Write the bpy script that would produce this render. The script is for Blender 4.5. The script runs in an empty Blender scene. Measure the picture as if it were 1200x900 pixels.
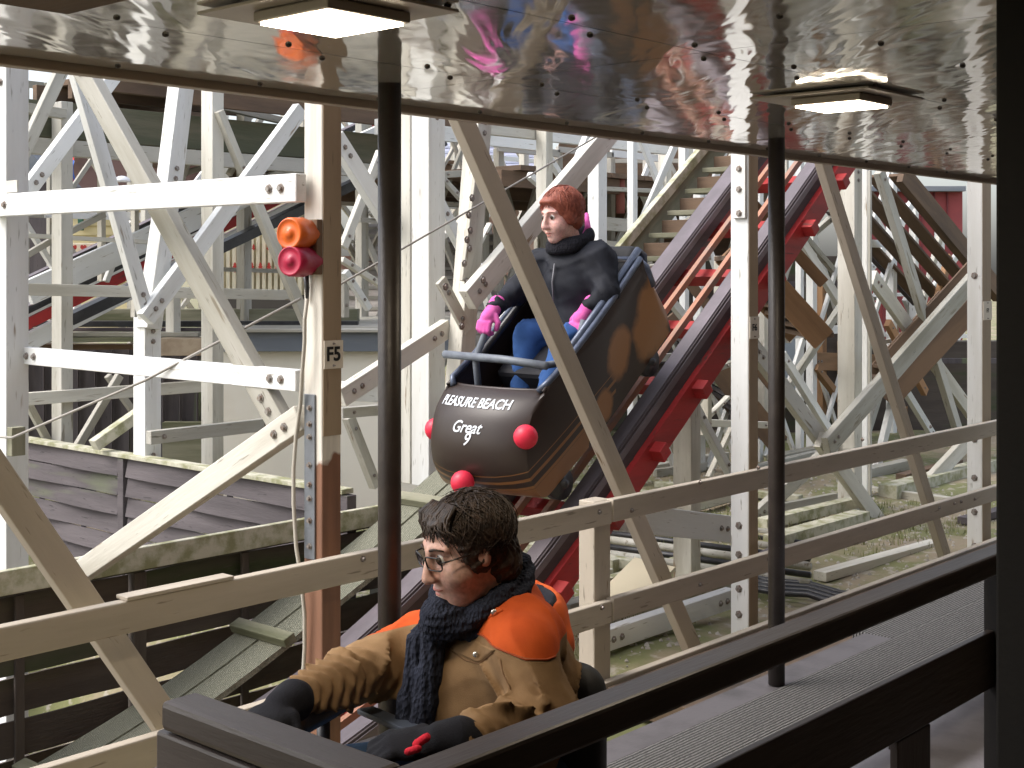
import bpy, bmesh, math, random
import numpy as np
from mathutils import Vector, Matrix
from mathutils.bvhtree import BVHTree
random.seed(7)
rad = math.radians
S = bpy.context.scene
COL = S.collection

# ------------------------------------------------ camera, world, sun, exposure
YAW = math.atan2(0.6665, 0.7455)
CC, SS = math.cos(YAW), math.sin(YAW)          # forward = (CC, SS), right = (SS, -CC)
cam_d = bpy.data.cameras.new("camera")
cam = bpy.data.objects.new("camera", cam_d)
COL.objects.link(cam)
cam.location = (0, 0, 0)
cam.rotation_euler = (rad(90), 0, YAW - rad(90))
cam_d.sensor_width = 36
cam_d.lens = 36 * 1588 / 1200
cam_d.shift_y = -132 / 1200
cam_d.clip_start = 0.05
cam_d.clip_end = 3000
S.camera = cam

w = bpy.data.worlds.new("World")
S.world = w
w.use_nodes = True
wn = w.node_tree
bg = wn.nodes["Background"]
sky = wn.nodes.new("ShaderNodeTexSky")
sky.sky_type = 'NISHITA'
sky.sun_disc = False
sky.sun_elevation = rad(48)
sky.sun_rotation = rad(-50)
sky.dust_density = 4.0
sky.air_density = 1.0
sky.ozone_density = 1.0
hs = wn.nodes.new("ShaderNodeHueSaturation")
hs.inputs["Saturation"].default_value = 0.50
wn.links.new(sky.outputs[0], hs.inputs["Color"])
wn.links.new(hs.outputs[0], bg.inputs[0])
bg.inputs[1].default_value = 0.15

sd = bpy.data.lights.new("sun", 'SUN')
sd.energy = 0.6
sd.angle = rad(35)
sd.color = (1.0, 0.99, 0.97)
sun = bpy.data.objects.new("sun", sd)
COL.objects.link(sun)
sdir = Vector((-0.75, 0.65, 1.15)).normalized()   # towards the sun
sun.rotation_euler = sdir.to_track_quat('Z', 'Y').to_euler()
sky.sun_elevation = math.asin(sdir.z)
sky.sun_rotation = math.atan2(sdir.x, sdir.y)

S.view_settings.view_transform = 'Standard'
S.view_settings.look = 'None'
S.view_settings.gamma = 1
S.view_settings.use_curve_mapping = False
S.view_settings.exposure = 1.25

# ------------------------------------------------ helpers
def V(x, y, Y=None, X=None, d=None):
    """photo point -> world point on a plane Y=.., X=.. or at depth d"""
    q = (x - 600) / 1588
    if Y is not None:
        X = Y * (CC + SS * q) / (SS - CC * q)
    elif X is not None:
        Y = X * (SS - CC * q) / (CC + SS * q)
    else:
        X = CC * d + SS * q * d
        Y = SS * d - CC * q * d
    d = CC * X + SS * Y
    return Vector((X, Y, -(y - 318) * d / 1588))

def depth(p): return CC * p.x + SS * p.y

MATS = {}
def mat(name, col, rough=0.6, metal=0.0, col2=None, scale=3.0, lo=0.45, hi=0.7, bump=0.15, grain=False,
        col3=None, scale3=40.0, lo3=0.6, hi3=0.66, spec=0.4, bscale=60.0):
    if name in MATS: return MATS[name]
    m = bpy.data.materials.new(name); MATS[name] = m
    m.use_nodes = True
    nt = m.node_tree; N = nt.nodes; L = nt.links
    b = N["Principled BSDF"]
    b.inputs["Roughness"].default_value = rough
    b.inputs["Metallic"].default_value = metal
    b.inputs["Specular IOR Level"].default_value = spec
    tc = N.new("ShaderNodeTexCoord")
    oi = N.new("ShaderNodeObjectInfo")
    mul = N.new("ShaderNodeMath"); mul.operation = 'MULTIPLY'; mul.inputs[1].default_value = 50
    L.new(oi.outputs["Random"], mul.inputs[0])
    add = N.new("ShaderNodeVectorMath"); add.operation = 'ADD'
    L.new(tc.outputs["Object"], add.inputs[0]); L.new(mul.outputs[0], add.inputs[1])
    mp = N.new("ShaderNodeMapping")
    mp.inputs["Scale"].default_value = (1, .12, 1) if grain == "y" else (0.12, 1, 1) if grain else (1, 1, 1)
    L.new(add.outputs[0], mp.inputs[0])
    def noise(sc, det=6, rg=0.6):
        n = N.new("ShaderNodeTexNoise"); n.inputs["Scale"].default_value = sc
        n.inputs["Detail"].default_value = det; n.inputs["Roughness"].default_value = rg
        L.new(mp.outputs[0], n.inputs["Vector"]); return n
    out = None
    rgb = N.new("ShaderNodeRGB"); rgb.outputs[0].default_value = (*col, 1); out = rgb.outputs[0]
    def mixin(out, c2, sc, l, h, det=6):
        n = noise(sc, det)
        mr = N.new("ShaderNodeMapRange"); mr.inputs[1].default_value = l; mr.inputs[2].default_value = h
        L.new(n.outputs["Fac"], mr.inputs[0])
        mx = N.new("ShaderNodeMixRGB"); L.new(mr.outputs[0], mx.inputs[0])
        L.new(out, mx.inputs[1]); mx.inputs[2].default_value = (*c2, 1)
        return mx.outputs[0]
    if col2: out = mixin(out, col2, scale, lo, hi)
    if col3: out = mixin(out, col3, scale3, lo3, hi3, 3)
    if grain and col3:
        out = mixin(out, tuple(c * .72 for c in (col2 or col)), 60, .66, .74, 2)
    L.new(out, b.inputs["Base Color"])
    if bump:
        n = noise(bscale, 4)
        bp = N.new("ShaderNodeBump"); bp.inputs["Strength"].default_value = bump
        bp.inputs["Distance"].default_value = 0.004
        L.new(n.outputs["Fac"], bp.inputs["Height"]); L.new(bp.outputs[0], b.inputs["Normal"])
    m["out"] = 1
    return m

def emis(name, col, st):
    m = bpy.data.materials.new(name); MATS[name] = m; m.use_nodes = True
    b = m.node_tree.nodes["Principled BSDF"]
    b.inputs["Base Color"].default_value = (*col, 1)
    b.inputs["Emission Color"].default_value = (*col, 1)
    b.inputs["Emission Strength"].default_value = st
    return m

white = mat('white_paint', (.78, .79, .78), .5, col2=(.56, .55, .50), scale=3.5, lo=.42, hi=.75, grain=True, bump=.35, col3=(.28, .22, .15), scale3=26, lo3=.67, hi3=.75)
cream = mat('cream_paint', (.66, .64, .57), .55, col2=(.42, .39, .32), scale=4, lo=.42, hi=.66, grain=True, bump=.4, col3=(.25, .18, .11), scale3=24, lo3=.66, hi3=.72)
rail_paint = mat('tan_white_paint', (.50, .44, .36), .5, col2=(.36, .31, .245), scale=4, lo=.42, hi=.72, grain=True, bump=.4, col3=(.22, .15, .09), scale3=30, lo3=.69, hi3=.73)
greyp = mat('grey_white_paint', (.47, .455, .41), .6, col2=(.26, .245, .19), scale=3.5, lo=.4, hi=.7, grain=True, bump=.5, col3=(.2, .17, .12), scale3=22, lo3=.62, hi3=.7)
mossy = mat('mossy_timber', (.27, .26, .19), .8, col2=(.12, .125, .07), scale=6, lo=.4, hi=.65, grain=True, bump=.7)
mosswhite = mat('mossy_white_cap', (.52, .50, .40), .8, col2=(.27, .27, .15), scale=9, lo=.42, hi=.62, bump=.7)
rawwood = mat('raw_brown_timber', (.30, .17, .085), .75, col2=(.16, .09, .045), scale=5, lo=.4, hi=.7, grain=True, bump=.6)
brownw = mat('brown_timber', (.17, .11, .07), .8, col2=(.08, .055, .04), scale=5, lo=.4, hi=.7, grain=True, bump=.6)
greyw = mat('weathered_grey_timber', (.115, .10, .105), .85, col2=(.06, .052, .055), scale=6, lo=.38, hi=.68, grain='y', bump=.9, col3=(.2, .24, .12), scale3=3, lo3=.6, hi3=.75)
darkfence = mat('dark_stained_boards', (.07, .056, .048), .8, col2=(.12, .10, .08), scale=6, lo=.45, hi=.75, grain=True, bump=.8, col3=(.05, .065, .03), scale3=3, lo3=.55, hi3=.7)
darkw = mat('black_brown_gloss_wood', (.028, .021, .019), .42, col2=(.05, .041, .037), scale=5, grain=True, bump=.5, spec=.35)
blackpost = mat('black_matte_paint', (.006, .005, .005), .8, bump=.2)
redp = mat('red_paint', (.40, .028, .028), .55, col2=(.20, .025, .022), scale=5, grain=True, bump=.4, col3=(.12, .05, .04), scale3=15, lo3=.62, hi3=.7)
steel = mat('rail_steel', (.15, .13, .14), .5, metal=.3, col2=(.20, .17, .19), scale=6, grain=True, bump=.3)
railw = mat('purple_grey_laminate', (.085, .068, .072), .7, col2=(.06, .045, .05), scale=8, grain=True, bump=.5)
orangep = mat('orange_primer', (.40, .19, .12), .6, col2=(.26, .20, .17), scale=9, grain=True, bump=.3)
blacksteel = mat('black_steel', (.02, .02, .023), .35, col2=(.04, .04, .045), scale=10, bump=.2, spec=.5)
polem = mat('dark_brown_pole', (.028, .022, .020), .42, col2=(.04, .032, .028), scale=12, bump=.3, col3=(.35, .33, .3), scale3=60, lo3=.76, hi3=.78)
galv = mat('galvanised_plate', (.20, .215, .24), .45, metal=.5, col2=(.24, .26, .29), scale=10, bump=.2)
boltm = mat('bolt_metal', (.30, .28, .26), .5, metal=.5, col2=(.2, .12, .08), scale=60, bump=0)
ropem = mat('steel_rope', (.34, .32, .29), .6, metal=.3, bump=0)

def link(o): COL.objects.link(o); return o

def tag(o, label=None, cat=None, group=None, kind=None):
    if label: o["label"] = label
    if cat: o["category"] = cat
    if group: o["group"] = group
    if kind: o["kind"] = kind
    return o

def thing(name, loc, label, cat, group=None, kind=None):
    o = bpy.data.objects.new(name, None); o.empty_display_size = .1
    o.location = loc; link(o)
    return tag(o, label, cat, group, kind)

def put(o, parent):
    """parent o (whose matrix_world is meant in world space)"""
    if parent is not None:
        o.parent = parent
        bp = parent; t = Vector((0, 0, 0)); M = Matrix.Identity(4)
        chain = []
        while bp: chain.append(bp); bp = bp.parent
        for q in reversed(chain): M = M @ q.matrix_basis
        o.matrix_basis = M.inverted() @ o.matrix_basis
    return o

def bevel(o, wd=0.004, seg=2):
    m = o.modifiers.new("b", 'BEVEL'); m.width = wd; m.segments = seg; m.limit_method = 'ANGLE'
    return o

def mesh_obj(name, verts, faces, m, parent=None, smooth=False, bv=0):
    me = bpy.data.meshes.new(name)
    me.from_pydata([tuple(v) for v in verts], [], faces); me.validate()
    bm = bmesh.new(); bm.from_mesh(me); bmesh.ops.recalc_face_normals(bm, faces=bm.faces); bm.to_mesh(me); bm.free()
    for mm in (m if isinstance(m, (list, tuple)) else [m]): me.materials.append(mm)
    if smooth:
        for p in me.polygons: p.use_smooth = True
    o = bpy.data.objects.new(name, me); link(o)
    put(o, parent)
    if bv: bevel(o, bv)
    return o

BOXF = [(0, 1, 3, 2), (4, 6, 7, 5), (0, 4, 5, 1), (2, 3, 7, 6), (0, 2, 6, 4), (1, 5, 7, 3)]
def box(name, lo, hi, m, parent=None, bv=0.003):
    """axis aligned box; object origin in its middle"""
    lo = Vector(lo); hi = Vector(hi); c = (lo + hi) / 2; h = (hi - lo) / 2
    h = Vector((abs(h.x), abs(h.y), abs(h.z)))
    ax = max(range(3), key=lambda i: h[i])      # longest axis becomes local X, for the grain
    perm = [ax, (ax + 1) % 3, (ax + 2) % 3]
    e = [Vector((0, 0, 0)) for _ in range(3)]
    for i in range(3): e[i][perm[i]] = 1
    hh = Vector((h[perm[0]], h[perm[1]], h[perm[2]]))
    vs = [(sx * hh.x, sy * hh.y, sz * hh.z) for sx in (-1, 1) for sy in (-1, 1) for sz in (-1, 1)]
    me = bpy.data.meshes.new(name); me.from_pydata(vs, [], BOXF); me.materials.append(m)
    bm = bmesh.new(); bm.from_mesh(me); bmesh.ops.recalc_face_normals(bm, faces=bm.faces); bm.to_mesh(me); bm.free()
    o = bpy.data.objects.new(name, me); link(o)
    M = Matrix((e[0], e[1], e[2])).transposed().to_4x4(); M.translation = c
    o.matrix_basis = M
    put(o, parent)
    if bv: bevel(o, min(bv, min(hh) * .4))
    return o

def beam(name, a, b, wd, th, m, parent=None, n=(0, 1, 0), bv=0.004):
    """timber from a to b; th along n (made perpendicular), wd across"""
    a = Vector(a); b = Vector(b); x = (b - a); ln = x.length; x.normalize()
    n = Vector(n); z = (n - x * n.dot(x))
    if z.length < 1e-3: z = Vector((1, 0, 0)) - x * x.x
    z.normalize(); y = z.cross(x)
    hh = (ln / 2, wd / 2, th / 2)
    vs = [(sx * hh[0], sy * hh[1], sz * hh[2]) for sx in (-1, 1) for sy in (-1, 1) for sz in (-1, 1)]
    me = bpy.data.meshes.new(name); me.from_pydata(vs, [], BOXF); me.materials.append(m)
    bm = bmesh.new(); bm.from_mesh(me); bmesh.ops.recalc_face_normals(bm, faces=bm.faces); bm.to_mesh(me); bm.free()
    o = bpy.data.objects.new(name, me); link(o)
    M = Matrix((x, y, z)).transposed().to_4x4(); M.translation = (a + b) / 2
    o.matrix_basis = M
    put(o, parent)
    if bv: bevel(o, min(bv, th * .3, wd * .3), 1 if bv < .004 else 2)
    return o

def pbeam(x0, y0, x1, y1, wpx, m, parent=None, name='brace', th=.06, n=(0, 1, 0), **pl):
    """timber given by its photo line, on a real plane; wpx is its width in photo pixels"""
    p2 = dict(pl)
    a = V(x0, y0, **pl); b = V(x1, y1, **pl)
    dm = (depth(a) + depth(b)) / 2
    return beam(name, a, b, wpx * dm / 1588, th, m, parent, n, .003)

def tube(name, pts, r, m, parent=None, seg=10, closed=False, r2=None):
    pts = [Vector(p) for p in pts]; vs = []; fs = []
    n = len(pts)
    prev = None
    for i, p in enumerate(pts):
        t = (pts[min(i + 1, n - 1)] - pts[max(i - 1, 0)]).normalized()
        if prev is None:
            u = t.orthogonal().normalized()
        else:
            u = (prev - t * prev.dot(t)).normalized()
        prev = u; v = t.cross(u)
        rr = r if r2 is None else r + (r2 - r) * i / (n - 1)
        for k in range(seg):
            a = 2 * math.pi * k / seg
            vs.append(p + (u * math.cos(a) + v * math.sin(a)) * rr)
    for i in range(n - 1):
        for k in range(seg):
            fs.append((i * seg + k, i * seg + (k + 1) % seg, (i + 1) * seg + (k + 1) % seg, (i + 1) * seg + k))
    fs.append(tuple(range(seg))[::-1]); fs.append(tuple(range((n - 1) * seg, n * seg)))
    return mesh_obj(name, vs, fs, m, parent, smooth=True)

def bolt(p, n, parent, r=.011, m=None):
    n = Vector(n).normalized(); u = n.orthogonal().normalized(); v = n.cross(u)
    vs = []; fs = []
    for h, rr in ((0, r * 1.6), (.003, r * 1.6), (.003, r), (.012, r * .9)):
        for k in range(6):
            a = k * math.pi / 3; vs.append(Vector(p) + u * math.cos(a) * rr + v * math.sin(a) * rr + n * h)
    for j in range(3):
        for k in range(6): fs.append((j * 6 + k, j * 6 + (k + 1) % 6, j * 6 + 6 + (k + 1) % 6, j * 6 + 6 + k))
    fs.append(tuple(range(18, 24)))
    return mesh_obj('bolt', vs, fs, m or boltm, parent)

def sweep(name, path, y0, y1, n0, n1, m, parent=None, bv=0):
    """box section swept along an (X,Z) path, lateral y0..y1, height n0..n1 along the path normal"""
    vs = []; fs = []; n = len(path)
    for i in range(n):
        a = Vector(path[max(i - 1, 0)]); b = Vector(path[min(i + 1, n - 1)])
        t = (b - a).normalized(); nn = Vector((-t.y, t.x))
        if nn.y < 0: nn = -nn
        p = Vector(path[i])
        for (yy, h) in ((y0, n0), (y1, n0), (y1, n1), (y0, n1)):
            q = p + nn * h; vs.append((q.x, yy, q.y))
    for i in range(n - 1):
        for k in range(4): fs.append((i * 4 + k, i * 4 + (k + 1) % 4, i * 4 + 4 + (k + 1) % 4, i * 4 + 4 + k))
    fs.append((3, 2, 1, 0)); fs.append(tuple(range(4 * n - 4, 4 * n)))
    return mesh_obj(name, vs, fs, m, parent, bv=bv)

def smooth_path(pts, k=6):
    out = []
    P = [Vector(p) for p in pts]
    for i in range(len(P) - 1):
        p0 = P[max(i - 1, 0)]; p1 = P[i]; p2 = P[i + 1]; p3 = P[min(i + 2, len(P) - 1)]
        for j in range(k):
            t = j / k
            out.append(0.5 * ((2 * p1) + (p2 - p0) * t + (2 * p0 - 5 * p1 + 4 * p2 - p3) * t * t + (3 * p1 - p0 - 3 * p2 + p3) * t ** 3))
    out.append(P[-1]); return out

def text_mesh(name, s, size, m, fn, parent=None, shear=0, ext=.0008, bold=0):
    """lettering as mesh; fn maps (tx, ty, tz) of the letters to world"""
    cu = bpy.data.curves.new(name, 'FONT'); cu.body = s; cu.size = size; cu.align_x = 'CENTER'; cu.align_y = 'CENTER'
    cu.shear = shear; cu.extrude = ext; cu.resolution_u = 4; cu.offset = bold
    o = bpy.data.objects.new(name, cu); link(o)
    dg = bpy.context.evaluated_depsgraph_get(); dg.update()
    me = bpy.data.meshes.new_from_object(o.evaluated_get(dg))
    bpy.data.objects.remove(o)
    bm = bmesh.new(); bm.from_mesh(me); bmesh.ops.triangulate(bm, faces=bm.faces)
    bmesh.ops.subdivide_edges(bm, edges=[e for e in bm.edges if e.calc_length() > size * .3], cuts=2)
    for v in bm.verts: v.co = fn(*v.co)
    bm.to_mesh(me); bm.free()
    me.materials.clear(); me.materials.append(m)
    q = bpy.data.objects.new(name, me); link(q); put(q, parent)
    return q
# ------------------------------------------------ ground
def ground_z(x, y):
    pit = 1 / (1 + math.exp(max(-60, min(60, (x - 4.9) / .1)))) * (1 if y < 9 else 0) * (1 if y > 3.75 else 0)
    return -2.02 - 1.35 * pit + .03 * math.sin(x * 1.7 + y) + .02 * math.sin(y * 3.1 - x)
def ground():
    xs = sorted(set([-400, -150, -60, -25, -12] + [round(-6 + i * .3, 2) for i in range(100)] + [26, 32, 45, 90, 200, 500]))
    ys = sorted(set([-60, -20, -8, 0, 3.7, 3.76, 3.9] + [round(4.2 + i * .3, 2) for i in range(5)] + [5.55] + [round(6 + i * .35, 2) for i in range(50)] + [26, 32, 45, 90, 200, 500]))
    vs = [(x, y, ground_z(x, y)) for y in ys for x in xs]
    nx = len(xs)
    fs = [(j * nx + i, j * nx + i + 1, (j + 1) * nx + i + 1, (j + 1) * nx + i) for j in range(len(ys) - 1) for i in range(nx - 1)]
    m = mat('grass_and_gravel', (.27, .22, .15), .95, col2=(.17, .175, .075), scale=1.1, lo=.44, hi=.54, bump=1.0, col3=(.33, .30, .24), scale3=9, lo3=.56, hi3=.66, bscale=25)
    o = mesh_obj('ground', vs, fs, m, smooth=True); tag(o, kind='structure')
ground()
def grass():
    vs = []; fs = []
    rnd = random.Random(3)
    def tuft(x, y, h, n, sp):
        z = ground_z(x, y)
        for _ in range(n):
            a = rnd.uniform(0, 6.28); r = rnd.uniform(0, sp); px, py = x + r * math.cos(a), y + r * math.sin(a)
            b = rnd.uniform(0, 6.28); hh = h * rnd.uniform(.5, 1.1); l = rnd.uniform(.2, .7) * hh; wd = rnd.uniform(.003, .006)
            dx, dy = math.cos(b), math.sin(b); i = len(vs)
            vs.extend([(px - dy * wd, py + dx * wd, z - .01), (px + dy * wd, py - dx * wd, z - .01), (px + dx * l, py + dy * l, z + hh)])
            fs.append((i, i + 1, i + 2))
    for _ in range(5200):
        x = rnd.uniform(5.2, 12.5); y = rnd.uniform(4.3, 11)
        if math.sin(x * 1.3 + 2) + math.sin(y * 1.9 + x) + rnd.uniform(-.8, .8) < .2: continue
        tuft(x, y, rnd.uniform(.03, .075), 7, .06)
    m = mat('grass_blades', (.17, .19, .07), .8, col2=(.34, .31, .18), scale=2, lo=.42, hi=.6, bump=0)
    o = mesh_obj('grass', vs, fs, m); tag(o, kind='stuff', label='short patchy grass growing under the white trestles', cat='grass')
    vs.clear(); fs.clear()
    p = V(738, 664, d=9.2)
    for k in range(46):
        a = rnd.uniform(0, 6.28); h = rnd.uniform(.06, .16); l = rnd.uniform(.06, .16); wd = .009
        dx, dy = math.cos(a), math.sin(a); z = ground_z(p.x, p.y); i = len(vs)
        vs.extend([(p.x - dy * wd * .5, p.y + dx * wd * .5, z), (p.x + dy * wd * .5, p.y - dx * wd * .5, z),
                   (p.x + dx * l * .5 + dy * wd, p.y + dy * l * .5 - dx * wd, z + h * .8), (p.x + dx * l * .5 - dy * wd, p.y + dy * l * .5 + dx * wd, z + h * .8),
                   (p.x + dx * l, p.y + dy * l, z + h)])
        fs.extend([(i, i + 1, i + 2, i + 3), (i + 3, i + 2, i + 4)])
        wv, wf = list(vs), list(fs); vs.clear(); fs.clear()
    for _ in range(4200):
        x = rnd.uniform(5.2, 12); y = rnd.uniform(4.1, 10); z = ground_z(x, y); r = rnd.uniform(.006, .022); i = len(vs)
        vs.extend([(x + r, y, z), (x, y + r * .8, z + r * .2), (x - r, y, z), (x, y - r * .9, z), (x + r * .2, y, z + r * .8), (x, y, z - r)])
        for q in range(4): fs.append((i + q, i + (q + 1) % 4, i + 4)); fs.append((i + (q + 1) % 4, i + q, i + 5))
    o = mesh_obj('gravel', vs, fs, mat('pale_stones', (.42, .39, .34), .9, col2=(.2, .18, .15), scale=6, bump=0)); tag(o, kind='stuff', label='scattered pale stones and grit on the ground under the trestles', cat='gravel')
    vs, fs = wv, wf
    o = mesh_obj('weed_tuft', vs, fs, mat('weed_green', (.16, .33, .08), .6, bump=0))
    tag(o, 'bright green weed tuft growing on the grass behind the railing', 'weed')
grass()

o = box('gap_brightener_slab', (-3, 5.95, -3.5), (4.7, 8.9, -3.3), mat('pale_concrete', (.5, .5, .47), .8, col2=(.36, .36, .33), scale=5, bump=.5), None); tag(o, kind='structure')  # pale slab added behind the dark fence to brighten its gaps
# ------------------------------------------------ station: roof, floor, walls
ZC = .49
def wallm_():
    return mat('dark_brown_panelling', (.14, .095, .06), .6, col2=(.06, .045, .035), scale=3, bump=.3)
def roof():
    m = bpy.data.materials.new('crinkled_metal_ceiling'); m.use_nodes = True
    nt = m.node_tree; N = nt.nodes; L = nt.links; b = N["Principled BSDF"]
    b.inputs["Base Color"].default_value = (.74, .71, .66, 1); b.inputs["Metallic"].default_value = .62
    b.inputs["Roughness"].default_value = .10
    tc = N.new("ShaderNodeTexCoord")
    n1 = N.new("ShaderNodeTexNoise"); n1.inputs["Scale"].default_value = 2.2; n1.inputs["Detail"].default_value = 2; n1.inputs["Distortion"].default_value = .6
    mpr = N.new("ShaderNodeMapping"); mpr.vector_type = "TEXTURE"; mpr.inputs["Rotation"].default_value = (0, 0, YAW); mpr.inputs["Scale"].default_value = (1.1, .32, 1); L.new(tc.outputs["Object"], mpr.inputs[0]); L.new(mpr.outputs[0], n1.inputs["Vector"])
    bp = N.new("ShaderNodeBump"); bp.inputs["Strength"].default_value = 1.0; bp.inputs["Distance"].default_value = .005
    L.new(n1.outputs["Fac"], bp.inputs["Height"])
    n2 = N.new("ShaderNodeTexNoise"); n2.inputs["Scale"].default_value = 7; n2.inputs["Detail"].default_value = 2
    L.new(tc.outputs["Object"], n2.inputs["Vector"])
    b2 = N.new("ShaderNodeBump"); b2.inputs["Strength"].default_value = 1.0; b2.inputs["Distance"].default_value = .0001
    L.new(n2.outputs["Fac"], b2.inputs["Height"]); L.new(bp.outputs[0], b2.inputs["Normal"])
    L.new(b2.outputs[0], b.inputs["Normal"])
    n3 = N.new("ShaderNodeTexNoise"); n3.inputs["Scale"].default_value = 25
    L.new(tc.outputs["Object"], n3.inputs["Vector"])
    mr = N.new("ShaderNodeMapRange"); mr.inputs[1].default_value = .3; mr.inputs[2].default_value = .8; mr.inputs[3].default_value = .05; mr.inputs[4].default_value = .13
    L.new(n3.outputs["Fac"], mr.inputs[0]); L.new(mr.outputs[0], b.inputs["Roughness"])
    t = thing('station_roof', (4, 1.5, ZC), 'low shiny metal ceiling of riveted crinkled sheets with tan fascia board', 'roof')
    # sheets running along X, each lapping
    ys = [-2.0, -.9, .1, .95, 1.7, 2.35, 2.899]
    for i in range(len(ys) - 1):
        for (xa, xb) in ((-7, -1.2), (-1.2, 2.55), (2.55, 6.1), (6.1, 9.9)):
            mesh_obj('ceiling_sheet', [(xa, ys[i], ZC), (xb - .003, ys[i], ZC), (xb - .003, ys[i + 1] - .003, ZC), (xa, ys[i + 1] - .003, ZC)], [(0, 1, 2, 3)], m, t)
    box('roof_deck', (-7, -2.0, ZC + .03), (9.9, 2.895, ZC + .12), darkw, t)
    fas = mat('tan_fascia', (.36, .29, .22), .5, col2=(.28, .22, .17), scale=5, grain=True, bump=.3)
    box('fascia', (-7, 2.90, ZC - .022), (9.9, 2.94, ZC + .16), fas, t)
    box('sky_blocker', (-7, 2.8, ZC + .165), (9.9, 2.88, ZC + 1.9), wallm_(), t)  # unseen wall added above the roof to keep sky light off the rails
    sc = mat('dark_screw', (.05, .04, .035), .5, metal=.5, bump=0)
    # screws
    k = 0
    for i, yy in enumerate([1.35, 1.66, 1.75, 2.31, 2.40, 2.85]):
        x = .6 + .17 * (i % 3)
        while x < 6.5 and k < 95:
            p = Vector((x, yy, ZC))
            dd = depth(p)
            vs = []; r = .0075
            for (h, rr) in ((-.0005, r), (-.004, r * .8), (-.006, r * .3)):
                for q in range(8): vs.append((x + rr * math.cos(q * .785), yy + rr * math.sin(q * .785), ZC + h))
            fs = [(j * 8 + q, j * 8 + (q + 1) % 8, j * 8 + 8 + (q + 1) % 8, j * 8 + 8 + q) for j in range(2) for q in range(8)] + [tuple(range(16, 24))]
            if dd > 1.3 and abs((SS * x - CC * yy) / dd) < .45:
                mesh_obj('screw', vs, fs, sc, t); k += 1
            x += .42
    p = V(80, 12, d=2.43)
    box('access_hatch', (p.x - .9, p.y - 1.0, ZC - .03), (p.x, p.y, ZC - .001), brownw, t)
roof()

def light(x0, x1, y0, y1, px0, px1, py0, py1, lab):
    t = thing('ceiling_light', ((x0 + x1) / 2, (y0 + y1) / 2, ZC), lab, 'ceiling light', 'square ceiling lights')
    pm = mat('lamp_frame', (.42, .38, .33), .45, metal=.3, bump=0)
    box('mounting_plate', (px0, py0, ZC - .012), (px1, py1, ZC - .006), pm, t)
    box('housing', (x0 - .010, y0 - .010, .4565), (x1 + .010, y1 + .010, ZC - .013), pm, t, .004)
    em = MATS.get('lamp_panel') or emis('lamp_panel', (1.0, .86, .66), 9.0)
    box('diffuser', (x0, y0, .451), (x1, y1, .456), em, t, .001)
    ld = bpy.data.lights.new('lamp', 'AREA'); ld.size = .17; ld.energy = 3.0; ld.color = (1.0, .84, .62)
    lo = bpy.data.objects.new('lamp', ld); link(lo); lo.location = ((x0 + x1) / 2, (y0 + y1) / 2  , .447); put(lo, t)
light(1.545, 1.725, 1.81, 2.0, 1.49, 1.80, 1.74, 2.12, 'large lit square ceiling light nearest the camera, left of the other')
light(3.31, 3.48, 1.72, 1.91, 3.25, 3.58, 1.66, 2.02, 'smaller-looking lit square ceiling light beside the thin pole on the right')

# poles
for i, (x, l) in enumerate(((456.5, 'dark brown steel pole rising behind the seated man'), (910, 'dark brown steel pole beside the right ceiling light, with white specks'))):
    q = V(x, 318, Y=2.6)
    o = tube('steel_pole', [(q.x, q.y, -1.52), (q.x, q.y, -.6), (q.x, q.y, ZC)], .0305, polem, seg=20)
    tag(o, l, 'pole', 'steel poles holding the roof')

# black post right
bpx = V(1165, 318, Y=1.66).x
pp = V(1166, 318, d=2.3)
o = box('black_post', (pp.x, pp.y - .35, -1.855), (pp.x + .12, pp.y, ZC - .012), blackpost, None, .006)
tag(o, 'wide matte black post at the right edge from floor to ceiling', 'post')
o = box('square_trim', (bpx - .075, 1.60, -1.855), (bpx - .003, 1.662, -.885), blackpost, None); tag(o, 'narrow black upright on the side of the wide black post', 'upright')

# station walls (dark interior behind the camera) and floors
wallm = mat('dark_brown_panelling', (.14, .095, .06), .6, col2=(.06, .045, .035), scale=3, bump=.3)
t = thing('station_wall', (1, -1.9, -1.85), 'dark brown panelled wall of the station behind the platform', 'wall')
box('panelling', (-7, -2.0, -1.85), (9.9, -1.9, ZC - .01), wallm, t)
box('unseen_end_wall', (-7.1, -2.0, -1.85), (-7.02, 2.9, ZC + .1), wallm, t)  # added out of view to stop sky light entering at this end
box('unseen_end_wall', (9.92, -2.0, -1.85), (10.0, 2.9, ZC + .1), wallm, t)
floorm = mat('pale_grey_floor', (.52, .50, .54), .6, col2=(.36, .34, .38), scale=4, bump=.3)
o = box('floor', (2.7, 1.4, -1.93), (9.9, 2.9, -1.86), floorm, None); tag(o, kind='structure')
o = box('trackside_floor', (4.9, 2.904, -2.0), (9.9, 3.8, -1.9), wallm, None); tag(o, kind='structure')
o = box('platform_floor', (-7, -1.9, -1.93), (9.9, 1.396, -1.86), wallm, None); tag(o, kind='structure')

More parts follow.
